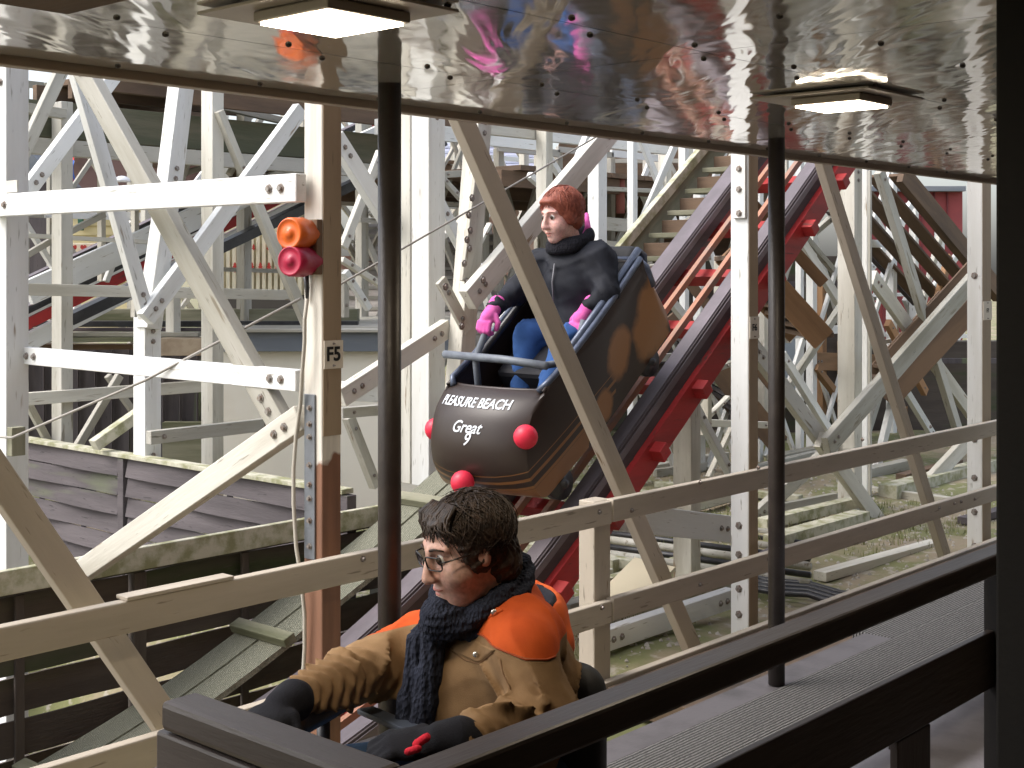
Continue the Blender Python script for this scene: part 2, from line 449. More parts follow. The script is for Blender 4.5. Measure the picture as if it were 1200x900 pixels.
wk = mat('anti_slip_grey', (.10, .10, .10), .9, col2=(.16, .155, .15), scale=60, lo=.4, hi=.6, bump=0)
def grit(name, base, dark, sx=1.0):
    m = bpy.data.materials.new(name); m.use_nodes = True; nt = m.node_tree; N = nt.nodes; L = nt.links; b = N["Principled BSDF"]
    b.inputs["Roughness"].default_value = .85
    tc = N.new("ShaderNodeTexCoord")
    wv = N.new("ShaderNodeTexWave"); wv.wave_type = 'BANDS'; wv.bands_direction = 'Y'; wv.inputs["Scale"].default_value = 22 * sx; wv.inputs["Distortion"].default_value = 1.5; wv.inputs["Detail"].default_value = 2
    L.new(tc.outputs["Object"], wv.inputs["Vector"])
    n = N.new("ShaderNodeTexNoise"); n.inputs["Scale"].default_value = 160; n.inputs["Detail"].default_value = 2; L.new(tc.outputs["Object"], n.inputs["Vector"])
    ml = N.new("ShaderNodeMath"); ml.operation = 'MULTIPLY'; L.new(wv.outputs["Fac"], ml.inputs[0]); L.new(n.outputs["Fac"], ml.inputs[1])
    r = N.new("ShaderNodeMapRange"); r.inputs[1].default_value = .08; r.inputs[2].default_value = .5; L.new(ml.outputs[0], r.inputs[0])
    mx = N.new("ShaderNodeMixRGB"); mx.inputs[1].default_value = (*dark, 1); mx.inputs[2].default_value = (*base, 1); L.new(r.outputs[0], mx.inputs[0])
    L.new(mx.outputs[0], b.inputs["Base Color"])
    bp = N.new("ShaderNodeBump"); bp.inputs["Distance"].default_value = .004; L.new(r.outputs[0], bp.inputs["Height"]); L.new(bp.outputs[0], b.inputs["Normal"])
    MATS[name] = m; return m
gritm = grit('anti_slip_boards', (.19, .185, .18), (.022, .021, .02), 1.0)
gritg = grit('grooved_green_boards', (.36, .36, .28), (.12, .12, .08), 1.2)
t = thing('boarded_walkway', (5, 2.4, -1.86), 'dark grey anti-slip boarded walkway with a pale edge strip behind the black barrier', 'walkway')
box('anti_slip_board', (3.05, 2.28, -1.55), (9.8, 2.57, -1.52), gritm, t)
strm = mat('grey_edge_strip', (.10, .092, .098), .6, col2=(.065, .06, .062), scale=6, bump=.3)
box('edge_strip', (2.95, 2.572, -1.56), (5.25, 2.70, -1.524), strm, t)
box('anti_slip_board', (5.254, 2.574, -1.56), (9.8, 2.76, -1.524), gritm, t)
for xx in (3.3, 4.9, 6.5, 8.1): box('leg', (xx, 2.34, -1.858), (xx + .08, 2.42, -1.552), darkw, t)

# black balustrade in front
t = thing('wooden_barrier', (1.55, 1.66, -1.86), 'dark brown glossy wooden barrier with flat top rail and return beside the seated man', 'barrier')
top = -.83
y0, y1 = 1.585, 1.66
box('top_rail', (1.50, y0, top - .062), (bpx + .6, y1, top), darkw, t, .008)
box('lower_board', (1.60, 1.63, -1.246), (bpx + .6, 1.655, -1.077), darkw, t, .004)
box('post', (3.36, 1.632, -1.855), (3.56, 1.655, -1.249), darkw, t)
box('bottom_rail', (3.6, 1.60, -1.56), (bpx + .6, 1.655, -1.51), darkw, t)
box('return_rail', (1.50, y1 + .002, top - .058), (1.585, 2.255, top), darkw, t, .012)
for i in range(4):
    z1 = top - .062 - i * .105
    box('return_board', (1.515 - (.012 if i == 0 else 0), y1 + .0, z1 - .1), (1.57, 2.275, z1), darkw, t, .008)

# ------------------------------------------------ white railing, Y = 3.9
t = thing('platform_railing', (4, 3.9, -2.0), 'cream painted timber railing with three rails running along the far side of the platform', 'railing')
YR = 3.9
xs0 = V(0, 0, Y=YR).x - .6
jx = V(700, 0, Y=YR).x
zt = -.271 * YR + .0; zm = -.388 * YR; ztoe = -.483 * YR
for (xa, xb, dz) in ((xs0, jx - .005, 0), (jx + .005, 12.0, .006)):
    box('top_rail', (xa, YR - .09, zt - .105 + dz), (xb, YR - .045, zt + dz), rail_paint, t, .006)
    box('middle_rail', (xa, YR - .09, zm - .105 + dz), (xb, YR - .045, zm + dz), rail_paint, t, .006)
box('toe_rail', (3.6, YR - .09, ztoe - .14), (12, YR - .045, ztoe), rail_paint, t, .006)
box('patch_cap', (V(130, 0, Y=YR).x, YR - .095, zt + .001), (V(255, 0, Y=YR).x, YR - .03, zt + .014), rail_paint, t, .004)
xr = V(690, 0, Y=YR).x
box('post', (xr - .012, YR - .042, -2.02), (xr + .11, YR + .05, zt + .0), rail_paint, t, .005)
for (x, y) in ((425, 655), (598, 607), (702, 600), (740, 598), (820, 565), (888, 548), (1010, 515), (1090, 500), (598, 738), (705, 712), (820, 685), (900, 655), (1100, 595), (1118, 590), (1126, 588), (1142, 585)):
    bolt(V(x, y, Y=YR - .09), (0, -1, 0), t, .008)

# ------------------------------------------------ near posts
def post(xc, w1, w2, y_top, y_bot, lab, m=white, zb=-2.05, zt=None, Y=3.92):
    """corner at photo x = xc on plane Y; w1 px of the left (-X) face, w2 px of the near face"""
    c0 = V(xc, 318, Y=Y)
    d = depth(c0); q = (xc - 600) / 1588
    wx = w2 * d / 1588 / (SS - q * CC); wy = w1 * d / 1588 / (CC + q * SS)
    return c0, wx, wy
shade_tan = mat('shade_tan_paint', (.36, .275, .185), .55, col2=(.28, .205, .13), scale=4, grain=True, bump=.4, col3=(.2, .13, .08), scale3=24, lo3=.66, hi3=.72)  # tan tone standing for shade on the station side of the posts
def near_post(xc, w1, w2, lab, plate=None, zb=-3.4, m=white):
    c0, wx, wy = post(xc, w1, w2, 0, 0, lab)
    o = thing('support_post', (c0.x + wx / 2, c0.y + wy / 2, zb), lab, 'post', 'white support posts along the railing')
    box('shaft', (c0.x, c0.y, zb), (c0.x + wx, c0.y + wy, 1.3), m, o, .005)
    if m is white: box('shade_board', (c0.x + .003, c0.y - .0035, zb + .01), (c0.x + wx - .002, c0.y - .0005, 1.28), shade_tan, o, .001)  # thin tan sheet paints the shaded near side of the white post
    return o, c0, wx, wy
f5m = bpy.data.materials.new('painted_post_with_bare_foot')
f5m.use_nodes = True
def two_tone():
    nt = f5m.node_tree; N = nt.nodes; L = nt.links; b = N["Principled BSDF"]; b.inputs["Roughness"].default_value = .55
    tc = N.new("ShaderNodeNewGeometry"); sp = N.new("ShaderNodeSeparateXYZ"); L.new(tc.outputs["Position"], sp.inputs[0])
    n = N.new("ShaderNodeTexNoise"); n.inputs["Scale"].default_value = 9; L.new(tc.outputs["Position"], n.inputs["Vector"])
    a = N.new("ShaderNodeMath"); a.operation = 'MULTIPLY_ADD'; a.inputs[1].default_value = .25; L.new(n.outputs["Fac"], a.inputs[0]); L.new(sp.outputs["Z"], a.inputs[2])
    r = N.new("ShaderNodeMapRange"); r.inputs[1].default_value = -.60; r.inputs[2].default_value = -.58; L.new(a.outputs[0], r.inputs[0])
    mx = N.new("ShaderNodeMixRGB"); L.new(r.outputs[0], mx.inputs[0]); mx.inputs[1].default_value = (.24, .118, .07, 1); mx.inputs[2].default_value = (.74, .70, .62, 1)
    mp = N.new("ShaderNodeMapping"); mp.inputs["Scale"].default_value = (14, 14, 1.2); L.new(tc.outputs["Position"], mp.inputs[0])
    n2 = N.new("ShaderNodeTexNoise"); n2.inputs["Scale"].default_value = 2; n2.inputs["Detail"].default_value = 6; L.new(mp.outputs[0], n2.inputs["Vector"])
    mr = N.new("ShaderNodeMapRange"); mr.inputs[1].default_value = .35; mr.inputs[2].default_value = .7; mr.inputs[3].default_value = 1.05; mr.inputs[4].default_value = .72; L.new(n2.outputs["Fac"], mr.inputs[0])
    m2 = N.new("ShaderNodeMixRGB"); m2.blend_type = 'MULTIPLY'; m2.inputs[0].default_value = 1; L.new(mx.outputs[0], m2.inputs[1]); L.new(mr.outputs[0], m2.inputs[2])
    L.new(m2.outputs[0], b.inputs["Base Color"])
    bp = N.new("ShaderNodeBump"); bp.inputs["Distance"].default_value = .002; L.new(n2.outputs["Fac"], bp.inputs["Height"]); L.new(bp.outputs[0], b.inputs["Normal"])
two_tone()
signm = mat('sign_plate', (.74, .68, .58), .5, bump=0)
inkm = mat('black_ink', (.015, .015, .015), .6, bump=0)
F5, fc, fwx, fwy = near_post(377.5, 21.5, 22.5, 'thick post carrying the orange beacon, plate F5, bare reddish foot, steel strap', m=f5m)
def plate(parent, fc, wx, x, ya, yb, s, size):
    a = V(x, ya, Y=fc.y); b = V(x, yb, Y=fc.y)
    box('number_plate', (fc.x + .004, fc.y - .008, b.z), (fc.x + wx + .004, fc.y - .004, a.z), signm, parent, .001)
    cx = fc.x + wx / 2 + .002; cz = (a.z + b.z) / 2
    text_mesh('plate_lettering', s, size, inkm, lambda tx, ty, tz: Vector((cx + tx, fc.y - .0095 - tz, cz + ty)), parent, bold=.002 if size > .06 else .001)
    for z in (a.z - .012, b.z + .012): bolt((cx, fc.y - .006, z), (0, -1, 0), parent, .003)
plate(F5, fc, fwx, 388, 399, 432, 'F5', .074)
box('shade_board', (fc.x + .003, fc.y - .0035, -.62), (fc.x + fwx - .002, fc.y - .0005, 1.28), shade_tan, F5, .001)  # shade painted on the near side of F5, above its bare foot
box('steel_strap', (fc.x - .008, fc.y + .035, V(365, 655, X=fc.x).z), (fc.x - .001, fc.y + fwy * .9, V(365, 462, X=fc.x).z), galv, F5, .002)
for y in (478, 497, 512, 545, 568, 584, 610, 640): bolt(V(363, y, X=fc.x - .008), (-1, 0, 0), F5, .008)
G5, gc, gwx, gwy = near_post(877, 21, 11, 'white post with small F6 plate in front of the red coaster rail', m=white, zb=-2.1)
plate(G5, gc, gwx, 882, 371, 397, 'F6', .05)
box('splice_board', (gc.x - .02, gc.y - .012 + .02, V(866, 256, X=gc.x).z), (gc.x - .001, gc.y + gwy * .8, 1.2), white, G5)
for y in (198, 222, 250): bolt(V(866, y, X=gc.x - .02), (-1, 0, 0), G5, .012)
for y in (616, 650, 690, 720): bolt(V(866, y, X=gc.x), (-1, 0, 0), G5, .014)
H5, hc, hwx, hwy = near_post(1151, 18, 10, 'white post beside the black post, number plate F7 and one square bolt', m=white, zb=-2.1)
plate(H5, hc, hwx, 1156, 353, 375, 'F7', .04)
for y in (323, 515, 560, 600, 640): bolt(V(1142, y, X=hc.x), (-1, 0, 0), H5, .016)

# raking braces just behind the railing
for (a, b, c, e, wp, l) in ((497 + 35, 120, 812, 762, 33, 'tan diagonal brace crossing in front of the descending red-haired rider'),
                      (962, 185, 1108, 655, 29, 'long diagonal brace between the thin right pole and the black post'),
                      (-30, 520, 190, 840, 38, 'broad tan diagonal brace at the lower left corner behind the railing')):
    Yb = 4.0
    a_ = V(a, b, Y=Yb); b_ = V(c, e, Y=Yb)
    v = (b_ - a_).normalized(); a_ -= v * .6; b_ += v * .1
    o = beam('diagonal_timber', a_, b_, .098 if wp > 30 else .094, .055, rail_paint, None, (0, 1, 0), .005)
    tag(o, l, 'brace', 'diagonal braces behind the railing')
# ------------------------------------------------ trestle frames around the coaster
def frame(name, label, group, items, cat='trestle'):
    """one timber frame: items are (part, x0, y0, x1, y1, width px, material, thickness, plane)"""
    pts = [V(i[1], i[2], **i[8]) for i in items] + [V(i[3], i[4], **i[8]) for i in items]
    c = sum(pts, Vector()) / len(pts); c.z = min(p.z for p in pts)
    t = thing(name, c, label, cat, group)
    for (k, x0, y0, x1, y1, wp, m, th, pl) in items:
        n = (1, 0, 0) if 'X' in pl else (0, 1, 0)
        ob = pbeam(x0, y0, x1, y1, wp, m, t, k, th, n, **pl)
        if k in ('brace', 'beam', 'post') and abs(pl.get('Y', pl.get('X', 9))) < 8.9:
            a, b = V(x0, y0, **pl), V(x1, y1, **pl); nv = Vector(n) * -1; L_ = (b - a).length
            for e in ((.09, .16) if wp > 16 else (.10,)):
                for q in (a + (b - a).normalized() * e, b - (b - a).normalized() * e):
                    if q.z < 1.0: bolt(q + nv * (th / 2 + .001), nv, t, .012 if wp > 12 else .009)
    return t
G = 'white trestle frames of the coaster'
X3 = dict(X=3.33)
X3b = dict(X=3.43)
t = frame('trestle', 'near white frame left of the F5 post with two level beams and wide falling brace', G, [
    ('post', 14.5, 60, 14.5, 960, 24, white, .12, dict(X=3.36)),
    ('beam', -8, 241.5, 353, 220, 29, white, .05, dict(X=3.27)),
    ('beam', 26, 416, 352, 446, 22, white, .05, dict(X=3.42)),
    ('brace', 86, 60, 333, 502, 28, greyp, .06, X3b),
    ('brace', 30, 716, 356, 489, 27, cream, .06, X3),
])
box('bracket', V(2, 742, X=3.28), V(28, 704, X=3.34) , cream, t)
for (x, y) in ((12, 232), (12, 247), (345, 213), (345, 226)): pass
for (x, y) in ((14, 718), (16, 730), (40, 712), (15, 690)): bolt(V(x, y, X=3.265), (-1, 0, 0), t, .013)
box('square_plate', V(6, 226, X=3.29), V(22, 211, X=3.30), cream, t)
o = box('support_post', V(-30, 960, X=3.75), V(4, 40, X=3.86), white, None); tag(o, 'white post cut off by the left edge, behind the near frame', 'post')
# wedge block with rope
o = box('rope_block', V(8, 534, X=3.22), V(30, 500, X=3.29), mossy, None); tag(o, 'green mossy block on the left post where the steel rope ends', 'block')
a = V(14, 513, X=3.2); b = V(352, 350, Y=4.3); c = V(720, 148, Y=4.6)
def rope(name, pts, r, m, lab, cat):
    o = tube(name, pts, r, m, None, 6); tag(o, lab, cat); return o
rope('steel_rope', [V(-20, 511, X=3.2), a, a.lerp(b, .5) - Vector((0, 0, .03)), b], .006, ropem, 'thin steel rope rising from the mossy block to the F5 post', 'rope')
rope('steel_rope', [V(378, 345, Y=4.3), b.lerp(c, .5) - Vector((0, 0, .02)), c, V(800, 95, Y=4.8)], .005, ropem, 'thin steel rope passing above the red-haired rider', 'rope')

def Y_(v): return dict(Y=v)
frame('trestle', 'white V-shaped frame on a leaning forked post left of F5 post', G, [
    ('post', 214, 85, 197, 225, 21, white, .14, Y_(7.9)),
    ('post', 197, 225, 174, 385, 20, white, .14, Y_(7.9)),
    ('post', 172.5, 372, 172.5, 560, 22, white, .14, Y_(7.95)),
    ('brace', 86, 70, 172, 372, 17, white, .07, Y_(7.8)),
    ('brace', 352, 128, 170, 374, 19, white, .07, Y_(7.75)),
    ('beam', 174, 513, 322, 496, 15, greyp, .06, Y_(7.7)),
])
frame('trestle', 'white crossing braces beside the left edge post below the roof edge', G, [
    ('brace', 132, 90, 30, 226, 17, white, .08, Y_(8.6)),
    ('brace', 75, 76, 22, 190, 14, greyp, .07, Y_(8.8)),
    ('post', 73, 120, 73, 560, 15, greyp, .14, Y_(9.2)),
    ('beam', 26, 126, 76, 134, 12, greyp, .06, Y_(9.1)),
    ('beam', 24, 468, 242, 452, 14, cream, .06, Y_(9.1)),
    ('brace', 26, 460, 62, 528, 8, greyp, .05, Y_(9.3)),
    ('brace', 140, 440, 88, 528, 9, greyp, .05, Y_(9.3)),
    ('brace', 126, 440, 160, 488, 7, greyp, .05, Y_(9.5)),
])
frame('trestle', 'cream post and narrow white braces standing left of the orange beacon', G, [
    ('post', 249, 95, 249, 560, 16, cream, .15, Y_(8.8)),
    ('brace', 256, 130, 288, 210, 9, cream, .07, Y_(8.7)),
    ('brace', 286, 205, 362, 385, 12, cream, .07, Y_(8.7)),
    ('beam', 26, 339, 350, 346, 13, cream, .06, Y_(8.9)),
    ('beam', 240, 120, 345, 145, 8, greyp, .06, Y_(9.6)),
    ('post', 286, 128, 286, 380, 11, greyp, .12, Y_(10.2)),
    ('post', 203, 330, 203, 396, 10, cream, .12, Y_(10.0)),
    ('brace', 228, 170, 205, 235, 4, greyp, .05, Y_(10.0)),
])
o = pbeam(110, 522, 164, 484, 13, mosswhite, None, 'wooden_prop', .08, Y=8.3); tag(o, 'yellowish mossy timber prop leaning against the forked post above the woven fence', 'prop')
frame('trestle', 'white bolted struts meeting the wide post right of the dark pole', G, [
    ('post', 502, 110, 502, 568, 27, white, .16, dict(Y=6.3)),
    ('post', 480, 110, 480, 565, 19, cream, .12, dict(Y=6.6)),
    ('brace', 392, 160, 492, 318, 20, white, .07, dict(Y=6.7)),
    ('brace', 398, 466, 524, 384, 22, cream, .07, dict(Y=6.1)),
    ('brace', 514, 238, 548, 302, 13, white, .07, dict(Y=7.2)),
    ('beam', 398, 458, 492, 462, 22, white, .07, dict(Y=6.9)),
    ('beam', 398, 484, 470, 478, 12, greyp, .07, dict(Y=7.0)),
    ('brace', 408, 488, 440, 570, 12, cream, .07, dict(Y=7.4)),
])

def frame_bolts(t, pts, **pl):
    for (x, y) in pts: bolt(V(x, y, **pl), (0, -1, 0), t, .016)
t = frame('trestle', 'leaning cream post with a line of bolts behind the woman and her diagonal strut', G, [
    ('post', 562, 128, 536, 470, 23, cream, .12, dict(Y=6.0)),
    ('splice_board', 562, 196, 545, 330, 15, cream, .03, dict(Y=5.90)),
    ('brace', 548, 352, 722, 146, 26, cream, .07, dict(Y=5.8)),
    ('brace', 516, 328, 548, 388, 15, cream, .03, dict(Y=5.95)),
    ('brace', 580, 395, 618, 300, 8, white, .06, dict(Y=6.6)),
    ('brace', 560, 310, 585, 400, 8, white, .06, dict(Y=6.7)),
])
frame_bolts(t, [(553, 232), (549, 252), (551, 270), (547, 281), (550, 291), (544, 309), (547, 330)], Y=5.88)
frame_bolts(t, [(566, 328), (522, 336), (541, 382)], Y=5.74)
frame('trestle', 'bright white post with short braces directly behind the head of the woman', G, [
    ('post', 700, 140, 700, 420, 16, white, .12, dict(Y=7.2)),
    ('brace', 694, 150, 672, 205, 13, white, .06, dict(Y=7.1)),
    ('post', 638, 142, 638, 262, 12, cream, .12, dict(Y=7.8)),
    ('brace', 640, 180, 662, 215, 7, white, .06, dict(Y=7.9)),
    ('brace', 620, 205, 650, 232, 8, white, .06, dict(Y=8.3)),
    ('beam', 560, 150, 634, 158, 13, cream, .06, dict(Y=7.9)),
    ('beam', 640, 160, 780, 176, 11, white, .06, dict(Y=8.2)),
])
frame('trestle', 'cream posts with small braces above the mossy stair left of the red rail', G, [
    ('post', 779, 158, 779, 262, 10, cream, .12, dict(Y=9.0)),
    ('post', 804, 160, 804, 230, 16, cream, .12, dict(Y=9.4)),
    ('brace', 782, 190, 800, 225, 7, cream, .06, dict(Y=9.2)),
    ('beam', 706, 262, 775, 268, 15, greyp, .08, dict(Y=9.0)),
    ('beam', 700, 221, 770, 224, 5, greyp, .08, dict(Y=9.0)),
    ('beam', 706, 288, 745, 290, 12, greyp, .08, dict(Y=9.0)),
    ('brace', 744, 208, 764, 250, 7, white, .06, dict(Y=9.6)),
    ('brace', 764, 208, 744, 230, 5, white, .06, dict(Y=9.7)),
])
# right side
frame('trestle', 'tall double cream post with cross braces just right of the thin dark pole', G, [
    ('post', 996, 190, 996, 690, 19, cream, .16, dict(Y=5.6)),
    ('post', 1013, 190, 1013, 690, 12, white, .10, dict(Y=5.78)),
    ('pipe', 1019, 200, 1019, 680, 3, greyp, .03, dict(Y=5.7)),
    ('brace', 1140, 328, 968, 524, 23, greyp, .06, dict(Y=5.2)),
    ('brace', 880, 404, 976, 534, 20, greyp, .06, dict(Y=5.35)),
    ('brace', 960, 515, 1078, 678, 19, cream, .06, dict(Y=5.3)),
    ('brace', 1142, 508, 1040, 618, 19, cream, .06, dict(Y=5.6)),
    ('brace', 980, 520, 880, 610, 17, greyp, .06, dict(Y=5.7)),
    ('stub', 1040, 618, 1040, 680, 14, cream, .09, dict(Y=4.9)),
])
frame('trestle', 'grey bent brace with long falling brace between double post and right post', G, [
    ('brace', 1030, 200, 1087, 385, 14, greyp, .07, dict(Y=6.0)),
    ('brace', 1084, 380, 1124, 510, 12, greyp, .07, dict(Y=6.0)),
    ('brace', 1022, 325, 1142, 490, 18, cream, .06, dict(Y=6.2)),
    ('brace', 1050, 440, 1094, 512, 9, white, .06, dict(Y=6.6)),
    ('brace', 1048, 462, 1018, 586, 11, white, .06, dict(Y=6.5)),
    ('brace', 916, 415, 986, 528, 10, white, .06, dict(Y=6.4)),
    ('brace', 992, 350, 918, 462, 9, greyp, .06, dict(Y=6.6)),
])
frame('trestle', 'thin white crosses against the red building near the top right', G, [
    ('post', 1071, 215, 1071, 420, 8, white, .1, dict(Y=8.4)),
    ('post', 1101, 250, 1101, 480, 10, white, .1, dict(Y=8.2)),
    ('brace', 1074, 230, 1018, 318, 10, white, .06, dict(Y=8.3)),
    ('brace', 1019, 245, 1052, 300, 8, white, .06, dict(Y=8.4)),
    ('brace', 1106, 260, 1075, 380, 9, cream, .06, dict(Y=8.0)),
    ('brace', 1128, 290, 1092, 340, 8, white, .06, dict(Y=8.1)),
    ('brace', 1112, 270, 1150, 330, 7, white, .06, dict(Y=8.1)),
    ('brace', 1065, 240, 1025, 350, 7, white, .06, dict(Y=8.6)),
    ('beam', 1030, 345, 1150, 346, 4, white, .06, dict(Y=8.3)),
    ('brace', 1100, 380, 1140, 440, 9, white, .06, dict(Y=7.9)),
    ('brace', 1135, 375, 1100, 430, 8, white, .06, dict(Y=8.0)),
    ('brace', 1060, 350, 1100, 440, 6, white, .06, dict(Y=8.5)),
])
frame('trestle', 'cream crossing braces under the upper end of the red rail', G, [
    ('brace', 968, 222, 920, 310, 10, cream, .06, dict(Y=6.9)),
    ('brace', 926, 262, 992, 368, 12, cream, .06, dict(Y=7.0)),
    ('brace', 920, 250, 1000, 345, 7, greyp, .06, dict(Y=7.6)),
    ('brace', 975, 255, 925, 298, 7, greyp, .06, dict(Y=7.8)),
    ('post', 910, 330, 910, 520, 8, cream, .1, dict(Y=7.2)),
    ('post', 893, 310, 893, 500, 9, cream, .1, dict(Y=7.0)),
    ('brace', 895, 330, 925, 400, 7, cream, .06, dict(Y=6.8)),
])
frame('trestle', 'cream post and fan of thin braces between red rail and F6 post', G, [
    ('post', 805, 420, 805, 740, 20, cream, .14, dict(Y=5.0)),
    ('brace', 814, 476, 856, 556, 9, white, .06, dict(Y=5.0)),
    ('brace', 858, 395, 816, 470, 9, cream, .06, dict(Y=5.5)),
    ('brace', 858, 425, 816, 442, 6, greyp, .05, dict(Y=5.9)),
    ('brace', 856, 398, 818, 420, 6, white, .05, dict(Y=6.0)),
    ('post', 826, 420, 826, 510, 8, cream, .1, dict(Y=6.2)),
    ('beam', 815, 495, 900, 498, 8, cream, .08, dict(Y=6.3)),
    ('brace', 853, 465, 828, 490, 4, cream, .05, dict(Y=6.2)),
    ('beam', 734, 519, 798, 508, 12, cream, .08, dict(Y=5.2)),
])
frame('trestle', 'low white beam joining the F6 post above the ground pipes', G, [
    ('beam', 730, 606, 856, 620, 32, white, .07, dict(Y=4.6)),
    ('beam', 700, 752, 856, 700, 24, white, .07, dict(Y=4.3)),
    ('post', 738, 545, 738, 590, 14, white, .08, dict(Y=5.2)),
])
frame('trestle', 'thin pale struts crossing behind the forked post and distant red track', G, [
    ('brace', 81, 272, 122, 251, 7, greyp, .05, Y_(9.9)), ('brace', 26, 302, 70, 276, 7, greyp, .05, Y_(9.9)),
    ('brace', 30, 262, 64, 316, 6, white, .05, Y_(10.1)), ('beam', 30, 276, 180, 284, 5, cream, .05, Y_(9.8)),
    ('brace', 210, 205, 330, 168, 6, greyp, .05, Y_(10.3)), ('brace', 268, 205, 316, 120, 6, cream, .05, Y_(10.2)),
    ('post', 119, 160, 119, 330, 6, cream, .07, Y_(10.4)), ('post', 158, 150, 158, 372, 6, cream, .07, Y_(10.6)),
    ('brace', 124, 330, 150, 262, 6, white, .05, Y_(10.2)), ('beam', 200, 314, 340, 318, 5, greyp, .05, Y_(10.5)),
])
frame('trestle', 'thin pale struts seen either side of the first dark pole', G, [
    ('brace', 402, 290, 446, 178, 10, cream, .05, Y_(8.0)), ('brace', 400, 304, 446, 334, 7, cream, .05, Y_(7.9)),
    ('brace', 404, 318, 432, 362, 8, white, .05, Y_(8.1)), ('post', 403, 316, 403, 372, 8, greyp, .07, Y_(8.3)),
    ('brace', 514, 204, 541, 234, 6, greyp, .05, Y_(8.4)), ('brace', 516, 280, 548, 252, 6, cream, .05, Y_(8.2)),
    ('beam', 514, 205, 548, 203, 8, greyp, .05, Y_(8.6)), ('brace', 562, 285, 574, 262, 4, cream, .05, Y_(7.6)),
])
frame('trestle', 'fine white crossing struts between the double cream post and right end post', G, [
    ('brace', 1030, 300, 1070, 236, 5, white, .05, Y_(9.2)), ('brace', 1036, 240, 1066, 312, 5, cream, .05, Y_(9.3)),
    ('brace', 1090, 470, 1136, 400, 7, white, .05, Y_(8.6)), ('brace', 1084, 400, 1130, 480, 6, cream, .05, Y_(8.7)),
    ('brace', 1038, 500, 1080, 430, 7, white, .05, Y_(8.9)), ('brace', 1030, 430, 1072, 505, 6, cream, .05, Y_(9.0)),
    ('brace', 925, 500, 980, 430, 6, cream, .05, Y_(8.9)), ('brace', 930, 420, 985, 505, 6, white, .05, Y_(9.0)),
    ('beam', 1030, 392, 1140, 394, 5, white, .05, Y_(8.8)), ('brace', 830, 560, 858, 500, 6, cream, .05, Y_(6.8)),
])
# ground timbers
def sleeper(x0, y0, x1, y1, wpx, m, lab, **pl):
    a = V(x0, y0, **pl); b = V(x1, y1, **pl); a.z = b.z = min(ground_z(a.x, a.y), ground_z(b.x, b.y)) + .06
    o = beam('ground_timber', a, b, wpx * (depth(a) + depth(b)) / 2 / 1588, .13, m, None, (0, 0, 1)); tag(o, lab, 'beam', 'timbers lying on the ground')
sleeper(708, 764, 860, 700, 24, mosswhite, 'brown edged timber on the ground just behind the railing left of the F6 post', Y=4.75)
sleeper(904, 690, 1010, 672, 22, mosswhite, 'mossy edged timber on the ground at the foot of the double post', Y=5.1)
sleeper(1040, 655, 1160, 620, 22, mosswhite, 'pale timber on the ground left of the right end post', Y=5.6)
sleeper(905, 612, 1000, 620, 15, greyp, 'white long timber lying across the grass behind the double post', Y=7.4)
sleeper(1005, 596, 1140, 604, 11, greyp, 'long grey timber on the grass far behind the right post', Y=8.2)
sleeper(860, 594, 1000, 580, 14, greyp, 'flat grey timber in front of the brown stairs', Y=9.6)
sleeper(700, 560, 850, 566, 12, greyp, 'pale timber lying behind the low white beam', Y=7.9)
rs = random.Random(21)
for k in range(22):
    px = rs.uniform(690, 1150); dd = rs.uniform(8.2, 13.5); pp = V(px, 600, d=dd); L_ = rs.uniform(.5, 1.9)
    if pp.y < 4.2 or pp.x < 5.3: continue
    q = Vector((pp.x, pp.y, ground_z(pp.x, pp.y) + .04)); dv = Vector((L_, rs.uniform(-.15, .15), 0)) if rs.random() < .6 else Vector((rs.uniform(-.2, .2), L_, 0))
    o = beam('ground_timber', q, q + dv, rs.uniform(.05, .12), rs.uniform(.05, .10), rs.choice([mosswhite, greyp, cream, greyw, brownw]), None, (0, 0, 1))
    e = q + dv * .5; pq = 600 + 1588 * (SS * e.x - CC * e.y) / depth(e)
    tag(o, 'weathered timber lying on the ground %s' % ('between the railing post and F6 post' if pq < 850 else 'between F6 post and double post' if pq < 985 else 'right of the double post'), 'timber', 'weathered loose timbers on the ground')
sleeper(660, 700, 700, 760, 20, greyp, 'short pale timber end behind the seated man', Y=4.9)
a = V(745, 745, d=8); a.z = ground_z(a.x, a.y)
o = mesh_obj('loose_board', [a + Vector(p) for p in ((0, 0, .0), (.55, .1, .13), (.5, .38, .16), (-.05, .27, .02), (0, 0, .025), (.55, .1, .155), (.5, .38, .185), (-.05, .27, .045))], [(0, 1, 2, 3), (4, 5, 6, 7), (0, 1, 5, 4), (1, 2, 6, 5), (2, 3, 7, 6), (3, 0, 4, 7)], mat('new_board', (.62, .55, .40), .6, bump=.2), None)
tag(o, 'pale new board propped on the ground behind the railing post', 'board')
for i in range(7):
    yy = 623 + i * 4.4
    a = V(700, yy - 6, d=11 - i * .25); b = V(850, yy + 8, d=10.4 - i * .25); a.z = b.z = -1.97
    a2 = a + (a - b) * .2; b2 = b + (b - a) * .6
    o = tube('ground_pipe', [a2, a.lerp(b, .5) + Vector((0, .04, 0)), b2], .022 if i % 2 else .03, [greyp, blacksteel][i % 2 if i != 3 else 1], None, 8)
    tag(o, ['thicker pale pipe', 'thin black cable'][i % 2] + ' running over the grass behind the low white beam', ['pipe', 'cable'][i % 2], ['pale pipes on the grass', 'thin cables on the grass'][i % 2])
